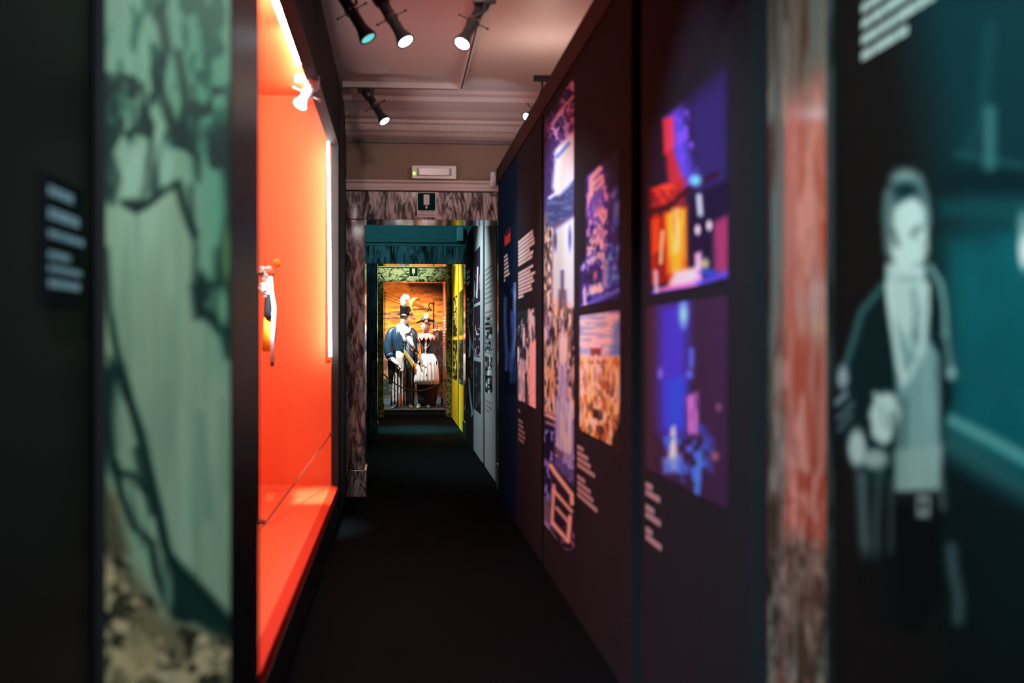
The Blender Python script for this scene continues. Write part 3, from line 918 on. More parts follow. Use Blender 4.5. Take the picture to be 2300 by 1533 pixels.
# --- panel B pictures
ops = [
    ('P', [(1316, 395), (1392, 345), (1392, 680), (1300, 690)], (44, 34, 92), 12, 0.95),
    ('P', [(1318, 395), (1348, 372), (1358, 430), (1352, 520), (1326, 500)], (84, 70, 205), 7, 0.95),
    ('L', [(1328, 435), (1328, 400), (1348, 378)], 4, (235, 185, 210), 3, 1),
    ('L', [(1334, 412), (1350, 396)], 3, (235, 185, 210), 3, 0.9),
    ('L', [(1338, 425), (1354, 408)], 3, (190, 150, 215), 3, 0.9),
    ('N', 8, 20, 12, 0.52, 0.12, (190, 130, 205), 0.8, [(1316, 400), (1366, 390), (1366, 560), (1316, 560)]),
    ('L', [(1384, 420), (1376, 440)], 5, (86, 110, 225), 4, 0.9),
    ('P', [(1380, 455), (1391, 450), (1388, 500), (1376, 520)], (80, 110, 225), 5, 0.95),
    ('E', 1357, 485, 5, 10, (240, 190, 215), 0.4, 0.9),
    ('N', 7, 9, 17, 0.6, 0.06, (250, 190, 140), 0.9, [(1318, 500), (1362, 490), (1362, 560), (1318, 560)]),
    ('L', [(1308, 600), (1330, 582), (1354, 570), (1362, 600), (1360, 640)], 6, (150, 140, 225), 5, 0.9),
    ('P', [(1362, 560), (1390, 545), (1390, 650), (1362, 660)], (56, 70, 170), 6, 0.9),
    ('N', 10, 10, 22, 0.5, 0.15, (100, 140, 235), 0.6, [(1362, 545), (1390, 545), (1390, 660), (1362, 660)]),
    ('P', [(1325, 640), (1348, 635), (1356, 655), (1320, 662)], (205, 200, 235), 4, 0.95),
    ('E', 1336, 620, 4, 12, (225, 150, 150), 0.5, 0.8),
    ('L', [(1302, 690), (1345, 672), (1392, 650)], 4, (78, 82, 220), 3, 0.9),
    ('L', [(1306, 680), (1345, 662), (1392, 640)], 2.5, (24, 22, 70), 2, 0.8),
    ('L', [(1312, 640), (1314, 686)], 3, (190, 170, 230), 3, 0.8),
    ('L', [(1330, 668), (1392, 650)], 2.5, (84, 90, 225), 2, 0.8),
    ('N', 4, 10, 161, 0.6, 0.05, (200, 170, 225), 0.6, [(1318, 500), (1365, 490), (1365, 600), (1310, 620)]),
    ('N', 5, 22, 163, 0.56, 0.12, (16, 12, 34), 0.55, [(1300, 480), (1392, 470), (1392, 650), (1300, 680)]),
    ('P', [(1294, 390), (1316, 380), (1318, 560), (1306, 600), (1294, 620)], (12, 9, 18), 5, 0.9), ('P', [(1362, 350), (1396, 340), (1396, 420), (1370, 430)], (24, 18, 40), 8, 0.85),
]
yb1, yb0 = PX(1303, 600, A1)[1], PX(1392, 600, A1)[1]
zt = PX(1350, 368, A1)[2]; zb = PX(1345, 679, A1)[2]
sheet('purple_stage_print', 'x', A1 - 0.002, yb0, yb1, zb, zt, 120, 300, (28, 22, 44), ops, M_print, pB, tint=(0.80, 1.30, 1.25), pow_=1.22, gain=4.2, thick=0.003)
ops = [
    ('P', [(1300, 700), (1395, 700), (1395, 805), (1300, 805)], (120, 120, 185), 8, 0.95),
    ('N', 30, 6, 3, 0.45, 0.2, (185, 165, 210), 0.85, [(1300, 700), (1392, 700), (1392, 800), (1300, 800)]),
    ('P', [(1378, 720), (1395, 715), (1395, 800), (1370, 800)], (66, 84, 175), 9, 0.8),
    ('E', 1338, 775, 10, 18, (225, 185, 200), 0.3, 0.95),
    ('P', [(1326, 780), (1352, 780), (1350, 800), (1328, 800)], (96, 46, 34), 4, 0.95),
    ('P', [(1296, 806), (1396, 800), (1396, 995), (1296, 985)], (128, 74, 42), 6, 1),
    ('N', 7, 34, 31, 0.47, 0.14, (226, 148, 84), 0.95, [(1296, 800), (1396, 800), (1396, 1000), (1296, 1000)]),
    ('N', 5, 18, 37, 0.56, 0.1, (255, 205, 150), 0.8, [(1296, 800), (1396, 800), (1396, 1000), (1296, 1000)]),
    ('N', 9, 26, 39, 0.58, 0.1, (60, 34, 28), 0.8, [(1296, 810), (1396, 810), (1396, 1000), (1296, 1000)]),
    ('L', [(1338, 800), (1333, 850), (1345, 870)], 3, (235, 195, 180), 3, 0.9),
    ('E', 1305, 842, 5, 11, (255, 215, 170), 0.4, 0.9),
    ('P', [(1329, 915), (1350, 920), (1350, 942), (1331, 938)], (40, 28, 32), 3, 0.95),
    ('L', [(1326, 940), (1342, 950), (1356, 946)], 4, (245, 205, 160), 3, 0.9),
    ('P', [(1322, 952), (1330, 955), (1330, 975), (1322, 972)], (34, 30, 40), 3, 0.95),
    ('P', [(1347, 957), (1356, 959), (1356, 978), (1347, 976)], (34, 30, 40), 3, 0.95),
    ('N', 2.4, 42, 141, 0.54, 0.12, (255, 214, 160), 0.6, [(1296, 800), (1396, 800), (1396, 1000), (1296, 1000)]),
    ('N', 2.4, 34, 142, 0.56, 0.12, (44, 24, 20), 0.6, [(1296, 806), (1396, 806), (1396, 1000), (1296, 1000)]),
    ('P', [(1290, 940), (1322, 990), (1350, 1000), (1290, 1005)], (16, 11, 11), 6, 0.95), ('P', [(1372, 985), (1400, 930), (1400, 1005), (1372, 1005)], (16, 11, 11), 5, 0.9),
]
zt = PX(1345, 703, A1)[2]; zb = PX(1345, 985, A1)[2]
sheet('golden_palace_print', 'x', A1 - 0.002, yb0, yb1, zb, zt, 120, 280, (90, 60, 60), ops, M_print, pB, tint=(0.80, 1.30, 1.25), pow_=1.22, gain=4.2, thick=0.003)
words('caption_text', A1 - 0.002, PX(1298, 1010, A1)[1], [0.16, 0.28, 0.34, 0.44, 0, 0.20, 0.34, 0.40, 0.5], PX(1298, 998, A1)[2], 0.030, 0.020, M_dimtxt, pB, 0.012, seed=5)

# --- panel C: tall city print
ops = [
    ('P', [(1215, 150), (1295, 150), (1295, 330), (1215, 400)], (96, 66, 110), 8, 1),
    ('N', 12, 16, 3, 0.48, 0.12, (200, 150, 185), 0.9, [(1215, 150), (1295, 150), (1295, 310), (1215, 420)]),
    ('N', 9, 14, 5, 0.55, 0.1, (40, 28, 64), 0.9, [(1215, 150), (1295, 150), (1295, 310), (1215, 420)]),
    ('L', [(1240, 280), (1270, 235), (1290, 215)], 3, (225, 165, 185), 3, 0.9),
    ('L', [(1245, 345), (1292, 295)], 4, (225, 190, 220), 3, 0.95),
    ('P', [(1215, 330), (1246, 320), (1240, 460), (1215, 480)], (66, 50, 92), 8, 0.9),
    ('P', [(1250, 335), (1292, 300), (1292, 400), (1280, 430), (1255, 445), (1242, 420)], (238, 244, 255), 6, 1),
    ('N', 4, 6, 8, 0.62, 0.08, (190, 200, 240), 0.7, [(1248, 360), (1290, 330), (1290, 430), (1248, 440)]),
    ('L', [(1252, 352), (1278, 322)], 4, (96, 112, 200), 3, 0.8),
    ('P', [(1226, 450), (1255, 440), (1290, 405), (1290, 480), (1230, 512)], (66, 76, 112), 6, 1),
    ('N', 20, 12, 12, 0.5, 0.2, (120, 125, 150), 0.6, [(1226, 450), (1290, 405), (1290, 480), (1230, 512)]),
    ('L', [(1234, 444), (1255, 430)], 3, (230, 225, 245), 3, 0.9),
    ('P', [(1240, 520), (1292, 485), (1292, 720), (1240, 700)], (214, 218, 246), 5, 1),
    ('P', [(1222, 510), (1241, 512), (1238, 700), (1222, 700)], (120, 98, 84), 4, 1),
    ('N', 5, 14, 21, 0.5, 0.1, (240, 205, 165), 0.95, [(1222, 500), (1240, 512), (1240, 700), (1222, 700)]),
    ('N', 5, 12, 23, 0.55, 0.1, (50, 38, 44), 0.9, [(1222, 500), (1240, 512), (1240, 700), (1222, 700)]),
    ('E', 1247, 540, 4, 22, (70, 72, 96), 0.5, 0.9),
    ('E', 1280, 535, 4, 26, (84, 88, 120), 0.5, 0.8),
    ('L', [(1263, 610), (1263, 680)], 4, (110, 100, 105), 3, 0.95),
    ('P', [(1255, 650), (1272, 650), (1276, 720), (1250, 720)], (120, 105, 104), 4, 0.95),
    ('P', [(1220, 690), (1292, 690), (1292, 960), (1220, 930)], (146, 116, 92), 5, 1),
    ('N', 4, 40, 28, 0.47, 0.1, (236, 194, 150), 0.95, [(1220, 660), (1292, 680), (1292, 960), (1220, 930)]),
    ('N', 4, 22, 33, 0.56, 0.08, (52, 40, 52), 0.9, [(1220, 680), (1292, 690), (1292, 960), (1220, 930)]),
    ('L', [(1232, 700), (1230, 760)], 3, (170, 160, 215), 3, 0.9),
    ('P', [(1234, 830), (1242, 825), (1243, 925), (1233, 925)], (236, 166, 104), 3, 0.95),
    ('P', [(1256, 900), (1258, 760), (1263, 745), (1270, 760), (1273, 900), (1286, 905), (1286, 1030), (1246, 1000), (1246, 890)], (216, 212, 244), 4, 1),
    ('P', [(1256, 770), (1263, 744), (1270, 770), (1270, 812), (1256, 812)], (244, 244, 255), 3, 1),
    ('L', [(1263, 700), (1263, 750)], 2, (220, 215, 235), 2, 1),
    ('N', 3, 60, 38, 0.52, 0.1, (150, 140, 190), 0.6, [(1248, 820), (1286, 820), (1286, 1030), (1246, 1000)]),
    ('E', 1251, 857, 3, 7, (20, 30, 60), 0.4, 0.9), ('E', 1280, 862, 3, 7, (20, 30, 60), 0.4, 0.9),
    ('P', [(1220, 925), (1246, 935), (1246, 1150), (1216, 1100)], (30, 28, 58), 5, 1),
    ('L', [(1222, 928), (1245, 940)], 4, (232, 190, 150), 3, 0.95),
    ('L', [(1228, 948), (1245, 955)], 3, (200, 165, 150), 3, 0.9),
    ('N', 7, 20, 42, 0.55, 0.1, (150, 140, 200), 0.9, [(1216, 960), (1246, 970), (1246, 1250), (1216, 1200)]),
    ('P', [(1246, 1030), (1292, 1020), (1292, 1110), (1246, 1060)], (96, 96, 150), 6, 0.95),
    ('N', 10, 10, 46, 0.5, 0.12, (185, 180, 220), 0.8, [(1246, 1020), (1292, 1020), (1292, 1110), (1246, 1060)]),
    ('P', [(1236, 1040), (1292, 1090), (1292, 1270), (1240, 1200)], (44, 30, 46), 6, 0.95),
    ('L', [(1237, 1045), (1246, 1060), (1284, 1110), (1285, 1130)], 5, (248, 200, 160), 3, 1),
    ('L', [(1244, 1090), (1240, 1170)], 4, (232, 180, 150), 3, 1),
    ('L', [(1243, 1100), (1284, 1148)], 4, (240, 190, 155), 3, 1),
    ('L', [(1242, 1175), (1276, 1215), (1280, 1160)], 5, (248, 196, 156), 3, 1),
    ('L', [(1250, 1140), (1275, 1170)], 4, (240, 190, 155), 3, 0.9),
    ('N', 7, 9, 51, 0.55, 0.1, (190, 130, 150), 0.8, [(1216, 1150), (1292, 1200), (1292, 1270), (1216, 1220)]),
    ('N', 2.4, 30, 151, 0.55, 0.10, (250, 225, 200), 0.7, [(1220, 500), (1242, 512), (1240, 700), (1292, 690), (1256, 760), (1250, 930), (1220, 930)]),
    ('N', 2.4, 24, 153, 0.56, 0.10, (40, 30, 40), 0.75, [(1220, 500), (1242, 512), (1240, 700), (1292, 690), (1256, 760), (1250, 930), (1220, 930)]),
    ('P', [(1215, 1215), (1250, 1235), (1292, 1280), (1215, 1300)], (22, 15, 18), 10, 0.95),
]
yc1, yc0 = PX(1223, 700, A1)[1], 5.078
sheet('tall_city_print', 'x', A1 - 0.002, yc0, yc1, 0.27, 2.76, 120, 800, (120, 100, 110), ops, M_print, pC, tint=(0.60, 0.95, 1.25), pow_=1.15, gain=1.5, thick=0.003)

# --- panel D: text and crowd photograph
yl = PX(1165, 600, A1)[1]
wl_ = [PX(1165, 600, A1)[1] - PX(q, 600, A1)[1] for q in (1198, 1198, 1200, 1201, 1190, 1198, 1196)]
zz = lambda px, py: PX(px, py, A1)[2]
p_ = (zz(1165, 547) - zz(1165, 597)) / 6
words('text_block', A1 - 0.002, yl, wl_, zz(1165, 542), p_, p_ * 0.74, M_whitetxt, pD, 0.03, seed=7)
p_ = (zz(1165, 615) - zz(1165, 668)) / 7
wl2 = [PX(1165, 600, A1)[1] - PX(q, 600, A1)[1] for q in (1198, 1193, 1202, 1199, 1200, 1196, 1197, 1176)]
words('text_block', A1 - 0.002, yl, wl2, zz(1165, 612), p_, p_ * 0.74, M_whitetxt, pD, 0.03, seed=8)
words('caption_text', A1 - 0.002, yl, [0.12, 0, 0.26, 0.32, 0.38, 0.40, 0.34], zz(1165, 918), 0.035, 0.022, M_greytxt, pD, 0.02, seed=9)
ops = [
    ('P', [(1162, 690), (1184, 690), (1180, 760), (1162, 760)], (26, 52, 60), 4, 1),
    ('N', 4, 24, 3, 0.46, 0.12, (205, 222, 232), 0.95, [(1160, 730), (1200, 690), (1206, 900), (1160, 900)]),
    ('P', [(1186, 688), (1192, 685), (1192, 800), (1186, 800)], (190, 205, 220), 2, 0.9),
    ('N', 4, 16, 7, 0.55, 0.1, (20, 30, 48), 0.9, [(1160, 700), (1206, 690), (1206, 900), (1160, 900)]),
    ('P', [(1190, 770), (1206, 760), (1206, 930), (1188, 910), (1186, 830)], (238, 190, 190), 4, 0.95),
    ('N', 4, 80, 13, 0.5, 0.15, (190, 140, 145), 0.6, [(1188, 770), (1206, 760), (1206, 930), (1188, 910)]),
    ('P', [(1164, 800), (1182, 810), (1182, 905), (1164, 895)], (215, 222, 236), 4, 0.7),
    ('L', [(1181, 840), (1182, 905)], 2, (16, 20, 34), 2, 0.9),
]
sheet('crowd_photograph', 'x', A1 - 0.002, PX(1203.5, 600, A1)[1], PX(1163, 600, A1)[1], zz(1163, 897), zz(1163, 700), 80, 200, (40, 54, 70), ops, M_print, pD, gain=1.4, thick=0.003)
# --- panel E: red title, small text, blue figures
mb = MB()
ty0 = PX(1134, 540, A1)[1]; ty1 = PX(1147, 540, A1)[1]
zt0 = zz(1140, 530); n_ = 7
for i in range(n_):
    w = (ty0 - ty1) / n_
    h = [0.10, 0.075, 0.075, 0.12, 0.075, 0.075, 0.12][i]
    yy = ty0 - i * w
    zb_ = zz(1140, 548)
    mb.box(A1 - 0.003, A1 - 0.001, yy - w * 0.35, yy - w * 0.08, zb_, zb_ + h)
    mb.box(A1 - 0.003, A1 - 0.001, yy - w * 0.85, yy - w * 0.35, zb_ + (0.055 if i % 2 else 0.0), zb_ + (0.075 if i % 2 else 0.02))
    mb.box(A1 - 0.003, A1 - 0.001, yy - w * 0.85, yy - w * 0.62, zb_, zb_ + 0.075)
mb.build('red_title', M_redtxt, pE)
words('small_text', A1 - 0.002, PX(1133, 600, A1)[1], [0.24, 0.28, 0.30, 0.34, 0.34, 0.4, 0.1], zz(1133, 575), 0.033, 0.020, M_whitetxt, pE, 0.025, seed=12)
ops = [
    ('L', [(1135, 670), (1134, 720), (1138, 790), (1137, 830)], 3, (120, 140, 205), 3, 0.9),
    ('L', [(1157, 630), (1156, 680), (1158, 740), (1152, 800)], 3.2, (165, 180, 232), 3, 0.9),
    ('E', 1157, 660, 2.5, 16, (180, 195, 240), 0.5, 0.9),
    ('L', [(1150, 700), (1152, 760), (1148, 830)], 3, (90, 110, 185), 4, 0.8),
    ('N', 4, 40, 5, 0.55, 0.12, (90, 110, 190), 0.6, [(1130, 660), (1160, 640), (1160, 860), (1130, 860)]),
]
sheet('blue_figures_print', 'x', A1 - 0.002, PX(1160, 700, A1)[1] + 0.02, PX(1131, 700, A1)[1], zz(1145, 880), zz(1145, 640), 50, 160, (4, 22, 44), ops, M_print, pE, tint=(0.5, 1.0, 1.2), gain=0.9, thick=0.003)

# ================================================================== ROOM TWO PANELS
A2 = 0.965
G2 = 'panels on the right wall of the second room'
q1 = panel('exhibition_panel', 'pale grey panel with faint text above two black-and-white photographs in the second room', A2, 9.9, 11.12, 2.9, M_grey, group=G2)
q2 = panel('exhibition_panel', 'pale grey panel with three dark photographs one above another', A2, 11.40, 12.80, 2.9, M_grey, group=G2)
q3 = panel('exhibition_panel', 'black panel with white text and a slender white figure, beside the second doorway', A2, 12.81, 14.14, 2.9, M_board, group=G2)
tag(MB().box(A2 + 0.05, A2 + 0.08, 9.5, 14.16, 0, 2.9).build('backing_board', M_black), 'black backing board behind the grey panels of the second room', 'backing board')
q0 = MB().box(A2, A2 + 0.045, 9.5, 9.87, 0, 2.9).build('side_panel', M_black)
tag(q0, 'narrow black panel between the first doorway and the grey text panel', 'panel')
z2 = lambda px, py: PX(px, py, A2)[2]


def bw(seed, base=(30, 32, 40)):
    return [('N', 4, 12, seed, 0.52, 0.1, (150, 165, 172), 0.9, None), ('N', 2.5, 40, seed + 3, 0.6, 0.08, (205, 215, 220), 0.8, None), ('N', 6, 9, seed + 5, 0.56, 0.1, (10, 12, 18), 0.9, None)]


def small_print(name, a, x_l, x_r, yt, yb, par, ops, base=(30, 32, 40), gain=1.3, n=(30, 110)):
    xm = x_r
    return sheet(name, 'x', a - 0.002, PX(x_r, 700, a)[1], PX(x_l, 700, a)[1], PX(xm, yb, a)[2], PX(xm, yt, a)[2], n[0], n[1], base, ops, M_print, par, gain=gain, thick=0.003)


words('faint_text', A2 - 0.002, PX(1090, 600, A2)[1], [0.8, 0.85, 0.8, 0.82, 0.86, 0.8, 0.84, 0.8, 0, 0.8, 0.85, 0.8, 0.82, 0.5, 0, 0.8, 0.6], z2(1106, 592) , 0.052, 0.022, M_greytxt, q1, 0.03, seed=20)
small_print('street_photograph', A2, 1090, 1106, 711, 793, q1, bw(50))
small_print('group_photograph', A2, 1090, 1106, 802, 888, q1, bw(60))
words('faint_text', A2 - 0.002, PX(1091, 900, A2)[1], [0.6, 0.7, 0.4], z2(1106, 905), 0.05, 0.02, M_greytxt, q1, 0.03, seed=21)
small_print('stage_photograph', A2, 1064.5, 1078.5, 552, 676, q2, [('L', [(1073, 600), (1071, 668)], 1.6, (210, 200, 205), 1.2, 0.9), ('N', 2, 20, 70, 0.6, 0.06, (190, 185, 195), 0.8, [(1064, 610), (1079, 610), (1079, 676), (1064, 676)])], base=(34, 26, 44))
small_print('stage_photograph', A2, 1064.5, 1078.5, 684, 802, q2, [('N', 2, 6, 72, 0.6, 0.06, (185, 180, 190), 0.85, [(1064, 730), (1079, 730), (1079, 800), (1064, 800)])], base=(30, 25, 38))
small_print('stage_photograph', A2, 1064.5, 1080, 813, 930, q2, [('N', 5, 12, 74, 0.6, 0.1, (70, 84, 90), 0.7, None)], base=(26, 30, 36))
words('white_text', A2 - 0.002, PX(1049, 600, A2)[1], [0.5, 0.55, 0.5, 0, 0, 0.4, 0.5, 0.5, 0.4, 0.5, 0.4], z2(1053, 606), 0.075, 0.045, M_whitetxt, q3, 0.05, seed=22)
ops = [('L', [(1054, 680), (1051, 730), (1056, 770), (1054, 800)], 2, (190, 205, 215), 1.5, 0.95),
       ('L', [(1053, 850), (1056, 890), (1061, 930)], 1.6, (170, 190, 200), 1.4, 0.9),
       ('N', 3, 14, 80, 0.6, 0.08, (120, 140, 150), 0.7, None)]
small_print('white_figure_print', A2, 1048, 1062, 672, 940, q3, ops, base=(14, 16, 18))

# ================================================================== ROOM THREE PANELS
A3 = 0.98
G3 = 'yellow panels in the third room'
r1 = panel('exhibition_panel', 'yellow panel with two tall dark prints, nearer of the yellow pair', A3, 14.66, 16.20, 3.0, M_yellow, group=G3)
r2 = panel('exhibition_panel', 'yellow panel with four dark prints, farther of the yellow pair', A3, 16.48, 18.40, 3.0, M_yellow, group=G3)
tag(MB().box(A3 + 0.05, A3 + 0.08, 14.66, 18.40, 0, 3.0).build('backing_board', M_black), 'black backing board behind the yellow panels', 'backing board')
yl_ops = lambda s: [('N', 3, 8, s, 0.5, 0.1, (170, 160, 60), 0.8, None), ('N', 2, 20, s + 3, 0.58, 0.1, (215, 210, 120), 0.7, None), ('N', 4, 7, s + 5, 0.57, 0.08, (16, 20, 12), 0.9, None)]
small_print('tall_dark_print', A3, 1031.5, 1041.5, 648, 752, r1, [('N', 6, 60, 90, 0.4, 0.3, (150, 160, 50), 0.9, None)], base=(60, 66, 20), n=(20, 80))
small_print('tall_dark_print', A3, 1031, 1040.5, 762, 866, r1, [('N', 3, 8, 95, 0.5, 0.1, (100, 110, 90), 0.8, None)], base=(30, 34, 34), n=(20, 80))
small_print('dark_print', A3, 1016.8, 1027, 662, 755, r2, yl_ops(100), base=(40, 42, 18), n=(20, 80))
small_print('dark_print', A3, 1016.8, 1027.3, 763, 856, r2, yl_ops(110), base=(40, 42, 18), n=(20, 80))
small_print('dark_print', A3, 1012.6, 1015.4, 678, 755, r2, yl_ops(120), base=(40, 42, 18), n=(8, 60))
small_print('dark_print', A3, 1012.6, 1015.4, 763, 850, r2, yl_ops(130), base=(40, 42, 18), n=(8, 60))

# ================================================================== COSTUME ROOM
YM = 19.95
pf = thing('low_platform', 'low dark platform under the two costumed mannequins', 'platform', (0.3, 20.4, 0))
MB().box(-0.9, 0.90, 19.62, 21.2, 0, 0.075).build('platform_top', mat('platform_dark', (0.03, 0.045, 0.05), 0.4), pf)
MB().box(-0.9, 0.90, 19.60, 19.62, 0.055, 0.082).build('edge_strip', mat('edge_metal', (0.35, 0.40, 0.42), 0.3, metal=0.6), pf)
kick = MB().box(-0.9, 0.90, 21.16, 21.2, 0.075, PY(930, 894, 21.18).z).build('skirting_board', mat('skirting_teal', (0.10, 0.15, 0.18), 0.5))
tag(kick, 'dark grey-blue skirting board along the foot of the sunset backdrop', 'skirting board')
bd = thing('painted_backdrop', 'painted orange sunset backdrop behind the costumed mannequins', 'backdrop', (0.2, 21.22, 0))
ops = [
    ('P', [(840, 665), (950, 690), (1010, 705), (1010, 800), (840, 800)], (252, 168, 60), 24, 0.9),
    ('N', 44, 12, 3, 0.42, 0.35, (255, 186, 84), 0.8, [(840, 660), (1010, 690), (1010, 800), (840, 800)]),
    ('N', 30, 6, 5, 0.48, 0.35, (196, 84, 32), 0.8, None),
    ('N', 16, 3, 57, 0.50, 0.35, (255, 190, 100), 0.45, [(845, 680), (1000, 700), (1000, 800), (845, 800)]),
    ('N', 7, 3, 55, 0.5, 0.4, (140, 58, 26), 0.5, None),
    ('P', [(900, 590), (1010, 590), (1010, 668), (960, 652), (925, 640)], (26, 15, 16), 14, 0.95),
    ('P', [(840, 590), (960, 590), (940, 640), (880, 628), (840, 640)], (120, 56, 26), 12, 0.75),
    ('N', 24, 8, 8, 0.48, 0.25, (70, 34, 26), 0.7, [(900, 590), (1010, 590), (1010, 720), (940, 700)]),
    ('N', 24, 5, 11, 0.45, 0.25, (104, 66, 74), 0.9, [(860, 696), (925, 700), (945, 735), (862, 715)]),
    ('N', 22, 5, 14, 0.45, 0.25, (80, 42, 36), 0.7, [(930, 672), (1000, 690), (1000, 735), (925, 700)]),
    ('L', [(864.5, 652), (864, 800)], 0.9, (60, 26, 18), 0.8, 0.95),
    ('L', [(861, 658), (867.5, 658)], 0.7, (40, 18, 14), 0.6, 1), ('L', [(861, 665), (868, 664.5)], 0.7, (40, 18, 14), 0.6, 1), ('L', [(862, 671), (868, 670)], 0.7, (40, 18, 14), 0.6, 1),
    ('L', [(870, 658), (903, 672)], 0.45, (90, 40, 22), 0.5, 0.9), ('L', [(870, 665), (903, 678)], 0.45, (90, 40, 22), 0.5, 0.9), ('L', [(869, 671), (903, 684)], 0.45, (90, 40, 22), 0.5, 0.9),
    ('L', [(974, 678), (974, 760)], 1.3, (24, 14, 12), 0.8, 1),
    ('L', [(973, 682), (966, 680), (962, 686), (966, 692)], 0.8, (30, 16, 14), 0.7, 1),
    ('P', [(962, 693), (968, 693), (970, 698), (960, 698)], (24, 14, 12), 0.8, 1), ('E', 965, 696, 2, 2.4, (200, 130, 60), 0.4, 0.6),
    ('P', [(968, 752), (980, 742), (1010, 744), (1010, 900), (968, 900)], (48, 36, 34), 3, 1),
    ('N', 8, 10, 21, 0.5, 0.12, (96, 72, 60), 0.7, [(968, 752), (980, 744), (1010, 744), (1010, 900), (968, 900)]),
    ('P', [(850, 790), (870, 792), (872, 812), (850, 812)], (120, 120, 150), 5, 0.8),
    ('P', [(840, 806), (872, 806), (900, 850), (980, 860), (1010, 860), (1010, 900), (840, 900)], (120, 84, 64), 4, 1),
    ('N', 12, 7, 25, 0.5, 0.12, (205, 150, 112), 0.85, [(840, 806), (875, 806), (900, 850), (1010, 865), (1010, 900), (840, 900)]),
    ('P', [(840, 850), (880, 852), (905, 880), (880, 895), (840, 895)], (30, 58, 60), 5, 0.9),
    ('N', 12, 5, 27, 0.52, 0.1, (120, 86, 70), 0.8, [(840, 850), (910, 852), (905, 895), (840, 895)]),
    ('P', [(925, 860), (1000, 862), (1000, 895), (925, 895)], (74, 60, 50), 4, 0.8),
    ('N', 10, 6, 29, 0.5, 0.1, (130, 96, 78), 0.8, [(925, 860), (1000, 862), (1000, 895), (925, 895)]),
]
zb = PY(930, 894, 21.2).z
sheet('painted_canvas', 'y', 21.2, -0.75, 1.35, zb, 3.2, 300, 400, (228, 130, 52), ops, M_canvas, bd, gain=1.0, thick=0.03, side=-1)
sp = thing('side_panel', 'tall orange side panel with white text right of the costumed mannequins', 'panel', (0.93, 20.2, 0))
MB().box(0.935, 0.965, 19.25, 21.1, 0.0, 2.9).build('board', M_orboard, sp, bevel=0.003)
words('white_text', 0.934, 20.9, [1.4] * 9 + [0, 1.2, 1.4, 1.1] + [0] * 1, 1.9, 0.06, 0.025, M_whitetxt, sp, 0.06, seed=31)
pt = MB().box(0.932, 0.9345, 19.4, 20.9, 0.9, 1.25).build('text_card', M_white, sp)
rp = thing('barrier_rope', 'thick brown barrier rope sagging across the last doorway', 'rope', (0.3, 18.9, 0.7))
pts = []
A_, B_, C_ = PY(861, 839, 18.92), PY(936, 877.5, 18.92), PY(1014, 838, 18.92)
for i in range(25):
    u = i / 24
    x = A_.x + (C_.x - A_.x) * u
    k = (2 * u - 1)
    pts.append((x, 18.92, B_.z + (A_.z - B_.z) * (abs(k) ** 2.0)))
M_rope = mat('rope_brown', (0.16, 0.10, 0.05), 0.8, bump=0.8, bscale=60, stretch=(3, 1, 1), var=0.4)
MB().tube(pts, 0.013, 10).build('rope_length', M_rope, rp, smooth=True)
MB().tube([(A_.x - 0.015, 18.92, A_.z + 0.01), (A_.x - 0.002, 18.92, A_.z)], [0.02, 0.014], 10).build('end_hook', M_brass, rp)
MB().tube([(C_.x - 0.002, 18.92, C_.z), (C_.x + 0.015, 18.92, C_.z + 0.01)], [0.014, 0.02], 10).build('end_hook', M_brass, rp)

# cloth materials
C_blue = mat('navy_satin', (0.022, 0.062, 0.115), 0.32, bump=1.0, bscale=7, var=0.3, stretch=(1.5, 1.5, 1))
C_navy = mat('dark_navy_cloth', (0.010, 0.018, 0.035), 0.5, bump=0.3, bscale=20)
C_white = mat('white_linen', (0.82, 0.80, 0.78), 0.7, bump=0.8, bscale=16, stretch=(3, 2, 0.5))
C_grey = mat('grey_waistcoat', (0.14, 0.18, 0.24), 0.6, bump=0.2, bscale=30)
C_sash = mat('yellow_sash', (0.85, 0.55, 0.02), 0.5)
C_black = mat('black_felt', (0.010, 0.010, 0.012), 0.35, bump=0.1, bscale=40)
C_pink = mat('salmon_ruff', (0.85, 0.32, 0.27), 0.6, bump=0.3, bscale=30)
C_skinp = mat('pink_glove', (0.80, 0.36, 0.30), 0.6)
C_skint = mat('tan_fabric_head', (0.36, 0.15, 0.11), 0.6)
C_mann = mat('white_mannequin', (0.82, 0.78, 0.72), 0.35)
C_flesh = mat('flesh_fabric', (0.60, 0.42, 0.34), 0.7)
C_taupe = mat('taupe_sleeve', (0.20, 0.14, 0.12), 0.7, bump=0.4, bscale=30)
C_shoe = mat('grey_shoe', (0.05, 0.055, 0.06), 0.3)
C_feather = mat('cream_feather', (0.85, 0.80, 0.66), 0.8, bump=0.8, bscale=60, stretch=(4, 4, 1))
C_lime = mat('lime_feather', (0.72, 0.70, 0.13), 0.8, bump=0.8, bscale=60, stretch=(4, 4, 1))
C_brown = mat('brown_overskirt', (0.06, 0.040, 0.032), 0.7, bump=0.5, bscale=18, var=0.4)
C_dark = mat('dark_underskirt', (0.022, 0.016, 0.014), 0.8)
C_stick = mat('dark_stick', (0.03, 0.018, 0.014), 0.4)


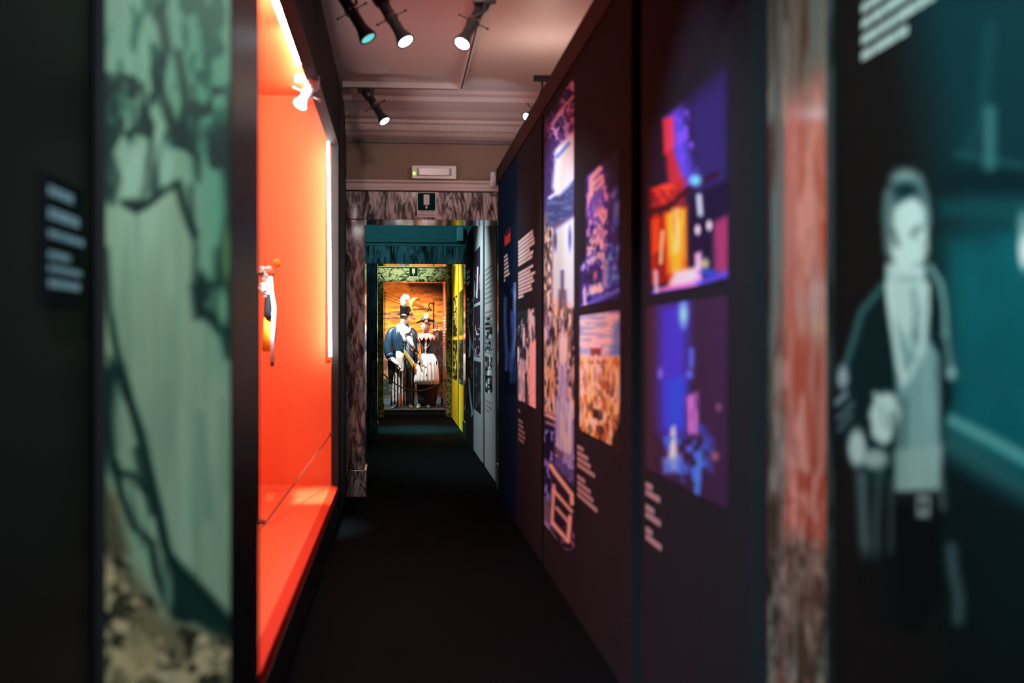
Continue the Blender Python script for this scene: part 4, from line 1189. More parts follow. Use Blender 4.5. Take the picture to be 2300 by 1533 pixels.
def stripes(name, ca, cb, per, noise=0.3):
    m = bpy.data.materials.new(name); m.use_nodes = True
    nt = m.node_tree; N = nt.nodes; L = nt.links; b = N['Principled BSDF']; b.inputs['Roughness'].default_value = 0.7
    tc = N.new('ShaderNodeTexCoord'); sx = N.new('ShaderNodeSeparateXYZ'); L.new(tc.outputs['Object'], sx.inputs[0])
    nz = N.new('ShaderNodeTexNoise'); nz.inputs['Scale'].default_value = 38; nz.inputs['Detail'].default_value = 5; L.new(tc.outputs['Object'], nz.inputs['Vector'])
    m1 = N.new('ShaderNodeMath'); m1.operation = 'MULTIPLY'; m1.inputs[1].default_value = 2 * math.pi / per; L.new(sx.outputs[0], m1.inputs[0])
    m2 = N.new('ShaderNodeMath'); m2.operation = 'SINE'; L.new(m1.outputs[0], m2.inputs[0])
    m3 = N.new('ShaderNodeMath'); m3.operation = 'MULTIPLY_ADD'; L.new(nz.outputs[0], m3.inputs[0]); m3.inputs[1].default_value = 3.4; L.new(m2.outputs[0], m3.inputs[2])
    r = N.new('ShaderNodeValToRGB'); r.color_ramp.elements[0].position = 0.45; r.color_ramp.elements[1].position = 0.62
    mr = N.new('ShaderNodeMapRange'); mr.inputs[1].default_value = 0.0; mr.inputs[2].default_value = 3.4; L.new(m3.outputs[0], mr.inputs[0]); L.new(mr.outputs[0], r.inputs[0])
    r.color_ramp.elements[0].color = (*ca, 1); r.color_ramp.elements[1].color = (*cb, 1)
    L.new(r.outputs[0], b.inputs['Base Color'])
    return m


C_tro = stripes('striped_trousers', (0.012, 0.011, 0.012), (0.78, 0.76, 0.72), 0.062)
C_tro2 = stripes('dark_striped_trousers', (0.010, 0.009, 0.009), (0.10, 0.075, 0.06), 0.05)
S = 0.0089          # metres per photo pixel at the mannequins


def Q(px, py, dy=0.0):
    p = PY(px, py, YM)
    return Vector((p.x, YM + dy, p.z))


def loftpx(secs, dy=0, n=26, fold=0.0, freq=9, seed=0, depth=0.8):
    """secs: (x left px, x right px, y px[, depth radius in m[, dy]])"""
    out = []
    for s_ in secs:
        l, r = Q(s_[0], s_[2]), Q(s_[1], s_[2])
        rx = (r.x - l.x) / 2
        ry = s_[3] if len(s_) > 3 and s_[3] else rx * depth
        d = s_[4] if len(s_) > 4 else dy
        out.append(((l.x + r.x) / 2, YM + d, l.z, rx, ry))
    return MB().loft(out, n, fold, freq, seed)


def hand(mb, wrist, palm_dir, side_dir, size=0.09, curl=0.6):
    """palm with four unequal bent fingers and a thumb leaving the side"""
    w = Vector(wrist); d = Vector(palm_dir).normalized(); s_ = Vector(side_dir).normalized()
    nrm = d.cross(s_).normalized()
    mb.tube([w - d * 0.01, w + d * size * 0.5, w + d * size], [0.018, 0.026, 0.024], 10, flat=0.6)
    for i, ln in enumerate((0.062, 0.072, 0.068, 0.052)):
        b = w + d * size * 0.95 + s_ * (0.012 * (i - 1.5))
        p1 = b + d * ln * 0.45 + nrm * ln * curl * 0.25
        p2 = b + d * ln * 0.65 + nrm * ln * curl * 0.8
        p3 = b + d * ln * 0.5 + nrm * ln * curl * 1.25
        mb.tube([b, p1, p2, p3], [0.0085, 0.008, 0.0075, 0.006], 7)
    b = w + d * size * 0.3 - s_ * 0.022
    mb.tube([b, b - s_ * 0.02 + d * 0.02, b - s_ * 0.018 + d * 0.045 + nrm * 0.02], [0.010, 0.009, 0.007], 7)
    return mb


# ---------------- gentleman mannequin
g = thing('costumed_mannequin', 'mannequin in a navy tailcoat, striped trousers and feathered top hat, taller of the two', 'mannequin', (Q(905, 912).x, YM, 0.075))
# body: head, neck, torso in one surface
body = MB().loft([(Q(905, 0).x, YM, Q(0, 812).z, 0.17, 0.12), (Q(906, 0).x, YM, Q(0, 790).z, 0.17, 0.12), (Q(907, 0).x, YM, Q(0, 762).z, 0.19, 0.12), (Q(907, 0).x, YM, Q(0, 745).z, 0.20, 0.10), (Q(907, 0).x, YM, Q(0, 736).z, 0.14, 0.08),
                  (Q(906, 0).x, YM, Q(0, 731).z, 0.062, 0.062), (Q(906, 0).x, YM, Q(0, 726).z, 0.056, 0.058), (Q(907, 0).x, YM - 0.01, Q(0, 722).z, 0.066, 0.075), (Q(908.5, 0).x, YM - 0.012, Q(0, 717).z, 0.080, 0.092),
                  (Q(908.5, 0).x, YM - 0.01, Q(0, 711).z, 0.084, 0.10), (Q(908, 0).x, YM, Q(0, 704).z, 0.082, 0.10), (Q(908, 0).x, YM, Q(0, 698).z, 0.06, 0.075)], 24)
body.build('mannequin_body', C_mann, g, smooth=True)
fc = Q(914, 716, -0.085)
MB().ball((fc.x, fc.y, fc.z), 0.040, 0.03, 0.045).ball((fc.x + 0.012, fc.y - 0.022, fc.z + 0.005), 0.011, 0.014, 0.022).build('mannequin_face', C_mann, g, smooth=True)
# top hat
hb = Q(908.5, 707.5); ax = Vector((0.10, -0.12, 1)).normalized()
TH = MB().lathe([(0.0, 0.096), (0.05, 0.094), (0.12, 0.099), (0.180, 0.110), (0.186, 0.108), (0.188, 0.05)], hb, ax, 28).build('top_hat', C_black, g, smooth=True)
brim = MB()
a1 = ax.cross(Vector((0, 1, 0))).normalized(); a2 = ax.cross(a1).normalized()
R = []
for (rr, hh) in ((0.085, 0.004), (0.12, -0.004), (0.150, 0.004), (0.152, 0.012), (0.12, 0.006), (0.085, 0.014)):
    ring = []
    for j in range(32):
        t_ = 2 * math.pi * j / 32
        curl = 0.055 * (abs(math.cos(t_)) ** 3) * (rr - 0.085) / 0.067 * (1.0 if math.cos(t_) < 0 else -0.15)
        dirv = a1 * math.cos(t_) + a2 * math.sin(t_) * 1.1
        ring.append(hb + dirv * rr + ax * (hh + curl))
    R.append(ring)
brim.rings(R, cap=False)
brim.build('hat_brim', C_black, TH, smooth=True)
mb = MB()
rnd = random.Random(5)
for i in range(9):
    p = hb + ax * rnd.uniform(0.06, 0.12) + Vector((rnd.uniform(-0.03, 0.03), -0.088, 0))
    mb.ball(p, 0.010, 0.006, 0.008, 8, 5)
mb.build('hat_ornament', mat('rose_silver', (0.55, 0.35, 0.35), 0.4, metal=0.4), TH, smooth=True)


def plume(pts, rad, m, name, par, n=90, spread=0.03, seed=1):
    mb = MB().tube(pts, rad, 12)
    rnd = random.Random(seed)
    for i in range(n):
        k = rnd.uniform(0.05, 0.98) * (len(pts) - 1)
        a_ = int(k); f_ = k - a_
        p = Vector(pts[a_]).lerp(Vector(pts[min(a_ + 1, len(pts) - 1)]), f_)
        t_ = (Vector(pts[min(a_ + 1, len(pts) - 1)]) - Vector(pts[a_])).normalized() if a_ < len(pts) - 1 else Vector((0, 0, 1))
        r_ = rad[a_] * (1 - f_) + rad[min(a_ + 1, len(pts) - 1)] * f_
        th = rnd.uniform(0, 6.28)
        dv = Vector((math.cos(th), math.sin(th) * 0.6, 0.2)).normalized()
        mb.tube([p + dv * r_ * 0.6, p + dv * (r_ + spread * 0.5) + t_ * 0.012, p + dv * (r_ + spread * 0.7) + t_ * 0.035], [0.005, 0.004, 0.001], 4)
    return mb.build(name, m, par, smooth=True)


plume([Q(907, 690, 0.02), Q(906, 680, 0.01), Q(907.5, 671, 0.0), Q(911, 664.5, -0.01), Q(915, 668, -0.02), Q(917, 678, -0.02)], [0.035, 0.050, 0.055, 0.045, 0.032, 0.012], C_feather, 'cream_plume', TH, 120, 0.02)
plume([Q(921.5, 700, -0.04), Q(922.5, 690, -0.04), Q(924, 681, -0.03), Q(927.5, 674, -0.02), Q(933, 669.5, -0.01)], [0.012, 0.022, 0.030, 0.040, 0.018], C_lime, 'yellow_plume', TH, 100, 0.025, 3)
# scarf and cravat
mb = MB()
mb.tube([Q(920, 744, -0.13), Q(917, 738, -0.08), Q(912, 733, 0.02), Q(903, 730, 0.07), Q(893, 731, 0.02), Q(893, 738, -0.08), Q(902, 748, -0.15), Q(907, 758, -0.17), Q(910, 770, -0.165)], [0.022, 0.026, 0.032, 0.036, 0.044, 0.052, 0.046, 0.036, 0.022], 12)
mb.build('white_scarf', C_white, g, smooth=True, subd=1)
mb = MB().tube([Q(904, 732, -0.06), Q(906, 742, -0.12), Q(912, 752, -0.16), Q(917, 749, -0.17), Q(921, 738, -0.13), Q(921.5, 733, -0.08)], [0.02, 0.022, 0.024, 0.022, 0.02, 0.015], 10)
mb.build('cravat', C_white, g, smooth=True)
mb = MB().ball(Q(918, 748.5, -0.19), 0.035, 0.018, 0.018).ball(Q(913, 750, -0.185), 0.026, 0.016, 0.016).ball(Q(922, 746, -0.18), 0.026, 0.016, 0.014).build('black_bow', C_black, g, smooth=True)
mb = MB().tube([Q(914, 728, -0.02), Q(919, 733, -0.04), Q(921.5, 741, -0.06)], [0.02, 0.038, 0.02], 10)
mb.build('black_collar', C_black, g, smooth=True)
# frilled shirt front
loftpx([(911, 923, 790, 0.05, -0.10), (910, 930, 775, 0.06, -0.11), (911, 931, 760, 0.07, -0.10), (913, 926, 745, 0.05, -0.09)], n=36, fold=0.07, freq=11).build('shirt_front', mat('pale_blue_frill', (0.30, 0.42, 0.55), 0.6, bump=0.6, bscale=26, stretch=(3, 1, 1), var=0.5), g, smooth=True)
# tailcoat
loftpx([(886, 908, 797, 0.12, -0.045), (884, 910, 785, 0.13, -0.045), (881, 908, 770, 0.14, -0.04), (880, 906, 755, 0.14, -0.03), (882, 904, 742, 0.12, -0.02), (887, 900, 734, 0.07, 0)], n=30, fold=0.025, freq=5, seed=2).build('coat_front_left', C_blue, g, smooth=True)
loftpx([(922, 938, 815, 0.10, 0.0), (923, 938, 800, 0.13, -0.01), (923, 938, 780, 0.14, -0.02), (922, 938, 760, 0.14, -0.02), (919, 937, 746, 0.12, -0.01), (912, 930, 738, 0.08, 0), (905, 920, 733, 0.05, 0.02)], n=26, fold=0.03, freq=6).build('coat_front_right', C_navy, g, smooth=True)
loftpx([(888, 926, 818, 0.08, 0.09), (882, 934, 800, 0.10, 0.08), (881, 936, 770, 0.11, 0.07), (882, 934, 745, 0.10, 0.06), (892, 922, 735, 0.07, 0.04)], n=26).build('coat_back', C_navy, g, smooth=True)
mb = MB().poly([Q(897, 742, -0.165), Q(902, 752, -0.19), Q(907, 770, -0.20), Q(908.5, 776, -0.20), Q(904, 789, -0.19), Q(900, 782, -0.19), Q(893, 760, -0.165)], (0, 0.012, 0))
mb.build('coat_lapel', C_blue, g)
for (x_, y_) in ((904.5, 774), (903.5, 781.5), (904, 766)):
    MB().lathe([(0, 0.012), (0.008, 0.012), (0.012, 0.006)], Q(x_, y_, -0.20), (0, -1, 0), 12).build('coat_button', C_black, g)
# arms
mb = MB().tube([Q(889, 735), Q(882, 741), Q(877, 750, -0.02), Q(873, 762, -0.04), Q(871, 778, -0.06), Q(872, 792, -0.08), Q(874, 801, -0.09)], [0.05, 0.075, 0.092, 0.095, 0.088, 0.090, 0.072], 18)
for i in range(3):
    pass
mb.build('left_sleeve', C_blue, g, smooth=True, subd=1)
mb = MB().tube([Q(874, 794, -0.08), Q(875.5, 799, -0.09), Q(877, 803.5, -0.09)], [0.085, 0.088, 0.07], 18, cap=True)
mb.build('sleeve_cuff', C_blue, g, smooth=True)
MB().tube([Q(876, 799, -0.10), Q(877.5, 804, -0.10), Q(879, 808, -0.10)], [0.055, 0.066, 0.05], 18).build('shirt_cuff', C_white, g, smooth=True)
loftpx([(874, 884, 862, 0.05, 0.0), (872, 886, 838, 0.06, 0.0), (871, 887, 812, 0.06, -0.01), (872, 886, 803, 0.06, -0.02)], n=28, fold=0.05, freq=6).build('coat_tail', C_black, g, smooth=True)
mb = MB().tube([Q(882, 806, -0.12), Q(889, 813, -0.19), Q(896, 820, -0.25)], [0.045, 0.042, 0.030], 14)
hand(mb, Q(896, 819, -0.25), (0.55, -0.1, -1), (1, 0, 0.3), 0.09, 0.4)
mb.build('white_gloved_hand', C_white, g, smooth=True)
mb = MB().tube([Q(917, 757, -0.15), Q(923, 768, -0.22), Q(930, 781, -0.27)], [0.045, 0.04, 0.028], 12)
mb.build('white_right_sleeve', C_white, g, smooth=True)
mb = MB(); hand(mb, Q(930, 780, -0.27), (-0.5, -0.25, -0.55), (0.6, 0, -0.6), 0.05, 0.7)
mb.build('right_hand', C_skinp, g, smooth=True)
MB().tube([Q(911.5, 765, -0.24), Q(923, 778, -0.30), Q(940, 793, -0.30)], [0.012, 0.013, 0.013], 10).build('walking_stick', C_stick, g, smooth=True)
# waistcoat and sash
loftpx([(914, 917, 829, 0.03, -0.08), (907, 926, 818, 0.10, -0.05), (906, 930, 800, 0.13, -0.045), (907, 930, 785, 0.14, -0.04), (909, 928, 770, 0.11, -0.03)], n=26).build('grey_waistcoat', C_grey, g, smooth=True)
MB().poly([Q(907, 784, -0.20), Q(906.5, 792, -0.20), Q(927, 824, -0.19), Q(930.5, 814, -0.19)], (0, 0.010, 0)).build('yellow_sash', C_sash, g)
MB().poly([Q(908, 783, -0.205), Q(907.5, 786.5, -0.205), Q(929, 818, -0.195), Q(930.5, 812, -0.195)], (0, 0.006, 0)).build('sash_white_stripe', C_white, g)
# white hanging cloth
mb = loftpx([(899, 905, 834, 0.03, -0.20), (896, 907, 828, 0.045, -0.20), (893, 907, 818, 0.05, -0.20), (890, 905, 805, 0.05, -0.20), (889, 907, 795, 0.05, -0.19), (890, 898, 788, 0.04, -0.18)], n=30, fold=0.09, freq=7)
mb.build('white_hanging_cloth', C_white, g, smooth=True)
# trousers
loftpx([(877, 911, 911, 0.13, -0.02), (878, 911, 895, 0.13, -0.02), (881, 910, 870, 0.12, -0.02), (884, 911, 845, 0.12, -0.02), (886, 914, 822, 0.13, -0.01), (887, 918, 806, 0.13, 0)], n=44, fold=0.035, freq=13).build('left_trouser_leg', C_tro, g, smooth=True)
loftpx([(911, 930, 911, 0.11, 0.04), (911, 931, 890, 0.11, 0.04), (910, 932, 860, 0.12, 0.03), (908, 931, 830, 0.13, 0.02), (904, 929, 808, 0.13, 0.01)], n=40, fold=0.035, freq=11).build('right_trouser_leg', C_tro2, g, smooth=True)
MB().poly([Q(897, 880, -0.158), Q(900, 884, -0.17), Q(900, 908, -0.17), Q(896, 904, -0.16)], (0, 0.01, 0)).build('red_trim', mat('red_trim_cloth', (0.65, 0.05, 0.06), 0.6), g)
zf = 0.078


def shoe(px, dy, L=0.27, yaw=0.0):
    x = Q(px, 912).x
    secs = []
    for t_, w_, h_ in ((0, 0.018, 0.03), (0.06, 0.04, 0.07), (0.3, 0.042, 0.085), (0.55, 0.045, 0.06), (0.8, 0.048, 0.045), (0.95, 0.035, 0.035), (1.0, 0.012, 0.015)):
        yy = YM + dy + 0.10 - t_ * L
        xx = x + math.sin(yaw) * t_ * L
        secs.append([(xx + w_ * math.cos(a), yy, zf + h_ * 0.5 + h_ * 0.5 * math.sin(a)) for a in [2 * math.pi * j / 14 for j in range(14)]])
    return MB().rings(secs)


shoe(890, -0.13, 0.27, -0.3).build('shoe', C_shoe, g, smooth=True)
shoe(921, -0.08, 0.24, 0.1).build('shoe', C_shoe, g, smooth=True)

# ---------------- lady mannequin
w = thing('costumed_mannequin', 'mannequin in a black bodice, white spotted apron and pink ruff, shorter of the two', 'mannequin', (Q(957, 912).x, YM, 0.075))
MB().loft([(Q(959, 0).x, YM, Q(0, 795).z, 0.11, 0.09), (Q(959, 0).x, YM, Q(0, 778).z, 0.13, 0.10), (Q(959, 0).x, YM, Q(0, 760).z, 0.15, 0.09), (Q(959, 0).x, YM, Q(0, 754).z, 0.10, 0.07), (Q(958.5, 0).x, YM, Q(0, 750).z, 0.045, 0.045),
           (Q(958.5, 0).x, YM, Q(0, 744).z, 0.045, 0.05), (Q(958, 0).x, YM - 0.01, Q(0, 740).z, 0.055, 0.07), (Q(957.5, 0).x, YM - 0.01, Q(0, 733).z, 0.07, 0.085), (Q(957.5, 0).x, YM, Q(0, 726).z, 0.068, 0.085), (Q(957.5, 0).x, YM, Q(0, 720).z, 0.05, 0.06)], 22).build('mannequin_body', C_skint, w, smooth=True)
f_ = Q(951, 733.5, -0.06)
MB().ball((f_.x, f_.y, f_.z), 0.042, 0.035, 0.080, 18, 12).ball((f_.x - 0.005, f_.y - 0.034, f_.z - 0.005), 0.008, 0.010, 0.02).build('white_mask', C_mann, w, smooth=True)
# bicorne hat
hc = Q(957, 723)
R = []
for (rr, hh, fl) in ((0.06, 0.01, 0), (0.12, 0.008, 0.4), (0.20, 0.012, 1.0), (0.203, 0.028, 1.0), (0.12, 0.030, 0.4), (0.06, 0.03, 0)):
    ring = []
    for j in range(36):
        t_ = 2 * math.pi * j / 36
        up = 0.045 * fl * math.cos(t_) ** 2 * (-1 if math.cos(t_) < 0 else -0.3) + 0.035 * fl * math.sin(t_) ** 2
        ring.append((hc.x + rr * math.cos(t_), hc.y + rr * 0.62 * math.sin(t_), hc.z + hh + up))
    R.append(ring)
R_brim = R
BH = MB().loft([(hc.x, hc.y, hc.z + 0.0, 0.10, 0.09), (hc.x - 0.008, hc.y, hc.z + 0.05, 0.10, 0.09), (hc.x - 0.014, hc.y, hc.z + 0.085, 0.078, 0.07), (hc.x - 0.016, hc.y, hc.z + 0.098, 0.04, 0.04)], 22).build('bicorne_hat', mat('blue_black_felt', (0.05, 0.075, 0.10), 0.4), w, smooth=True)
MB().rings(R_brim, cap=False).build('hat_brim', C_black, BH, smooth=True)
mb = MB(); rnd = random.Random(9)
for i in range(34):
    b0 = Q(956.5, 719, -0.09)
    tx = rnd.uniform(-6, 8)
    e_ = Q(957 + tx, 702 + abs(tx) * 0.5 + rnd.uniform(0, 3), -0.09 + rnd.uniform(-0.02, 0.03))
    mb.tube([b0, b0.lerp(e_, 0.5) + Vector((rnd.uniform(-0.01, 0.01), 0, 0)), e_], [0.004, 0.0055, 0.0015], 5)
mb.build('white_feathers', C_feather, BH, smooth=True)
mb = MB()
for i in range(14):
    mb.ball(Q(957 + rnd.uniform(-3, 3), 720.5 + rnd.uniform(-3, 4), -0.11 + rnd.uniform(-0.012, 0.01)), 0.014, 0.010, 0.012, 8, 5)
mb.build('pink_flower', C_pink, BH, smooth=True)
# ruff
R = []
cr = Q(956.5, 752)
for (r0, h0, am) in ((0.05, 0.055, 0.0), (0.10, 0.03, 0.012), (0.16, -0.015, 0.022), (0.195, -0.055, 0.03), (0.19, -0.065, 0.03), (0.12, -0.045, 0.015), (0.05, 0.0, 0)):
    ring = []
    for j in range(96):
        t_ = 2 * math.pi * j / 96
        wv = am * math.sin(13 * t_)
        ring.append((cr.x + (r0) * math.cos(t_), cr.y - 0.02 + r0 * 0.8 * math.sin(t_), cr.z + h0 + wv + (-0.02 if math.sin(t_) < 0 else 0)))
    R.append(ring)
MB().rings(R, cap=False).build('pink_ruff', C_pink, w, smooth=True)
# bodice
loftpx([(948, 972, 797, 0.10), (947, 974, 785, 0.11), (944, 977, 770, 0.12), (944, 977, 760, 0.11), (948, 972, 754, 0.08)], n=28).build('black_bodice', C_black, w, smooth=True)
MB().poly([Q(953.5, 764, -0.125), Q(958.5, 764, -0.125), Q(956.5, 799, -0.125), Q(954, 799, -0.125)], (0, 0.014, 0)).build('white_front_panel', C_white, w)
for i in range(5):
    MB().ball(Q(955.5, 768 + i * 7, -0.128), 0.007, 0.005, 0.007, 8, 5).build('bodice_button', C_black, w)
mb = MB()
for (dx, dr) in ((0, 0), (-0.8, 2.0)):
    P_ = []
    for i in range(17):
        u = i / 16
        P_.append(Q(942 + u * 25 + dx * (1 - 2 * u), 763 + (17 + dr) * (1 - abs(2 * u - 1) ** 2.2), -0.13 - 0.02 * math.sin(math.pi * u)))
    mb.tube(P_, 0.003, 6)
mb.build('silver_chain', M_steel, w, smooth=True)
# arms
mb = MB().tube([Q(944, 757), Q(939.5, 765, -0.03), Q(938, 778, -0.06), Q(939.5, 790, -0.12)], [0.035, 0.036, 0.032, 0.026], 12)
hand(mb, Q(939.5, 789, -0.12), (-0.3, -0.5, -0.6), (1, 0, 0), 0.06)
mb.build('left_arm', C_flesh, w, smooth=True)
mb = MB().tube([Q(974, 756), Q(979, 760, -0.01), Q(982.5, 763, -0.03), Q(981.5, 750, -0.05), Q(981, 738, -0.05), Q(979.5, 728, -0.05), Q(976, 723.5, -0.05), Q(973, 724, -0.05)], [0.04, 0.034, 0.028, 0.028, 0.03, 0.03, 0.026, 0.02], 12)
hand(mb, Q(974, 724, -0.05), (-1, 0, -0.1), (0, 1, 0), 0.04)
mb.build('right_arm', C_taupe, w, smooth=True)
mb = MB()
R = []
for k in range(5):
    r0 = (0.03, 0.06, 0.085, 0.06, 0.03)[k]; h0 = (-0.012, -0.015, 0.0, 0.015, 0.012)[k]
    R.append([(Q(979, 741).x + r0 * math.cos(t_) * 1.25 + 0.02, YM - 0.05 + r0 * 0.6 * math.sin(t_), Q(979, 741).z + h0 + 0.010 * math.sin(7 * t_) + 0.12 * r0 * math.cos(t_)) for t_ in [2 * math.pi * j / 48 for j in range(48)]])
mb.rings(R, cap=False).build('pink_arm_frill', C_pink, w, smooth=True)
# skirts
loftpx([(941, 978, 912, 0.15, 0.05), (938, 982, 890, 0.17, 0.05), (936, 984, 862, 0.19, 0.04), (940, 982, 830, 0.17, 0.04), (946, 975, 797, 0.11, 0.02)], n=44, fold=0.03, freq=11).build('dark_underskirt', C_dark, w, smooth=True)
loftpx([(937, 987, 867, 0.19, 0.06), (939, 991, 850, 0.20, 0.06), (941, 988, 825, 0.18, 0.06), (943, 984, 806, 0.15, 0.05), (948, 973, 795, 0.11, 0.02)], n=50, fold=0.04, freq=12).build('brown_overskirt', C_brown, w, smooth=True)
ap = loftpx([(930, 984, 862, 0.15, -0.08), (930.5, 984, 850, 0.155, -0.08), (933, 983, 830, 0.15, -0.07), (937, 981, 812, 0.13, -0.06), (941, 978, 802, 0.11, -0.05), (944, 974, 796, 0.09, -0.04), (949, 970, 793, 0.06, -0.03)], n=120, fold=0.055, freq=19)
ap.build('white_apron', C_white, w, smooth=True)
mb = MB()
for (x_, y_, a_, b_, dy_) in ((942.5, 815, 0.018, 0.038, -0.165), (965, 817, 0.010, 0.045, -0.190), (957.5, 842, 0.014, 0.048, -0.225), (978, 800, 0.022, 0.03, -0.05), (980, 815, 0.015, 0.05, -0.10)):
    MB().ball(Q(x_, y_, dy_), a_, 0.018, b_, 10, 8).build('apron_spot', C_black, w, smooth=True)
shoe(941, -0.10, 0.24, -0.1).build('shoe', mat('pewter_shoe', (0.25, 0.26, 0.27), 0.25, metal=0.4), w, smooth=True)
shoe(960, -0.08, 0.24, 0.1).build('shoe', C_shoe, w, smooth=True)

# ================================================================== COSTUME ACCESSORY IN THE ORANGE CASE
YB = 6.2


def B(px, py, dy=0):
    p = PY(px, py, YB)
    return Vector((p.x, YB + dy, p.z))


st = thing('costume_stand', 'black costume stand on the orange case floor, mostly hidden by the near doorway', 'stand', (B(578, 0).x, YB, 0.285))
bx = B(577, 700).x
MB().lathe([(0, 0.055), (0.012, 0.055), (0.02, 0.02)], (bx, YB, 0.285), (0, 0, 1), 24).build('stand_base', M_metal, st)
MB().tube([(bx, YB, 0.30), (bx, YB, B(577, 615).z)], 0.012, 12).tube([(bx, YB, B(577, 618).z), B(592, 612)], 0.008, 8).build('pole', M_metal, st)
bq = thing('flower_bouquet', 'white flowers with an orange pompom and hanging ribbons in the orange case', 'bouquet', tuple(B(596, 640)))
C_fl = mat('ivory_petal', (0.80, 0.70, 0.62), 0.7)
C_or = mat('orange_pompom', (0.85, 0.28, 0.02), 0.8, bump=0.8, bscale=90)
C_yt = mat('amber_tassel', (0.85, 0.38, 0.01), 0.7, bump=0.6, bscale=60, stretch=(4, 4, 0.5))
rnd = random.Random(2)


def flower(c, r, m, par, name, petals=9):
    mb = MB()
    for k in range(petals):
        t_ = 2 * math.pi * k / petals
        mb.ball((c[0] + r * 0.6 * math.cos(t_), c[1] + rnd.uniform(-0.01, 0.01), c[2] + r * 0.6 * math.sin(t_)), r * 0.42, r * 0.25, r * 0.42, 8, 5)
    mb.ball((c[0], c[1] - r * 0.2, c[2]), r * 0.35, r * 0.3, r * 0.35, 8, 5)
    return mb.build(name, m, par, smooth=True)


for (x_, y_, r_) in ((594, 622, 0.028), (600, 634, 0.024), (592, 645, 0.03), (596, 658, 0.026), (603, 603, 0.020), (590, 606, 0.024)):
    flower(B(x_, y_, rnd.uniform(-0.02, 0.02)), r_, C_fl, bq, 'white_flower')
mb = MB()
c = B(622, 590)
for i in range(60):
    v = Vector((rnd.gauss(0, 1), rnd.gauss(0, 1), rnd.gauss(0, 1))).normalized()
    mb.ball(c + v * 0.018, 0.009, 0.009, 0.009, 6, 4)
mb.ball(c, 0.022)
mb.build('orange_pompom', C_or, bq, smooth=True)
flower(B(609, 613), 0.022, mat('rust_petal', (0.6, 0.12, 0.02), 0.7), bq, 'rust_flower', 7)
mb = MB().tube([B(592, 594), B(598, 585), B(607, 583), B(615, 588), B(622, 590)], 0.003, 6)
mb.tube([B(600, 640), B(612, 622), B(620, 606), B(622, 594)], 0.003, 6)
mb.build('wire_stem', mat('brown_wire', (0.25, 0.08, 0.03), 0.6), bq, smooth=True)
mb = MB()
mb.tube([B(604, 640), B(602, 670), B(601, 700), B(602, 716)], [0.018, 0.022, 0.024, 0.024], 10, flat=0.4)
mb.build('black_ribbon', C_black, bq, smooth=True)
mb = MB()
for i in range(7):
    mb.tube([B(596 + i * 1.6, 713, 0.004 * i), B(594 + i * 2.1, 750), B(592 + i * 2.6, 789 - (i % 2) * 3)], [0.007, 0.010, 0.010], 7)
mb.build('amber_tassel', C_yt, bq, smooth=True)
mb = MB().tube([B(608, 622, -0.03), B(612, 655, -0.04), B(617, 690, -0.03), B(616, 725, -0.03), B(613, 760, -0.03), B(612, 812, -0.03)], [0.012, 0.010, 0.012, 0.011, 0.012, 0.014], 8, flat=0.35)
mb.build('white_ribbon', C_white, bq, smooth=True)
mb = MB().tube([B(610, 700, -0.02), B(618, 740, -0.02), B(616, 770, -0.02)], [0.008, 0.011, 0.006], 8, flat=0.5)
mb.tube([B(613, 812, -0.03), B(612, 822, -0.03)], [0.014, 0.008], 8)
mb.build('black_bead', C_black, bq, smooth=True)

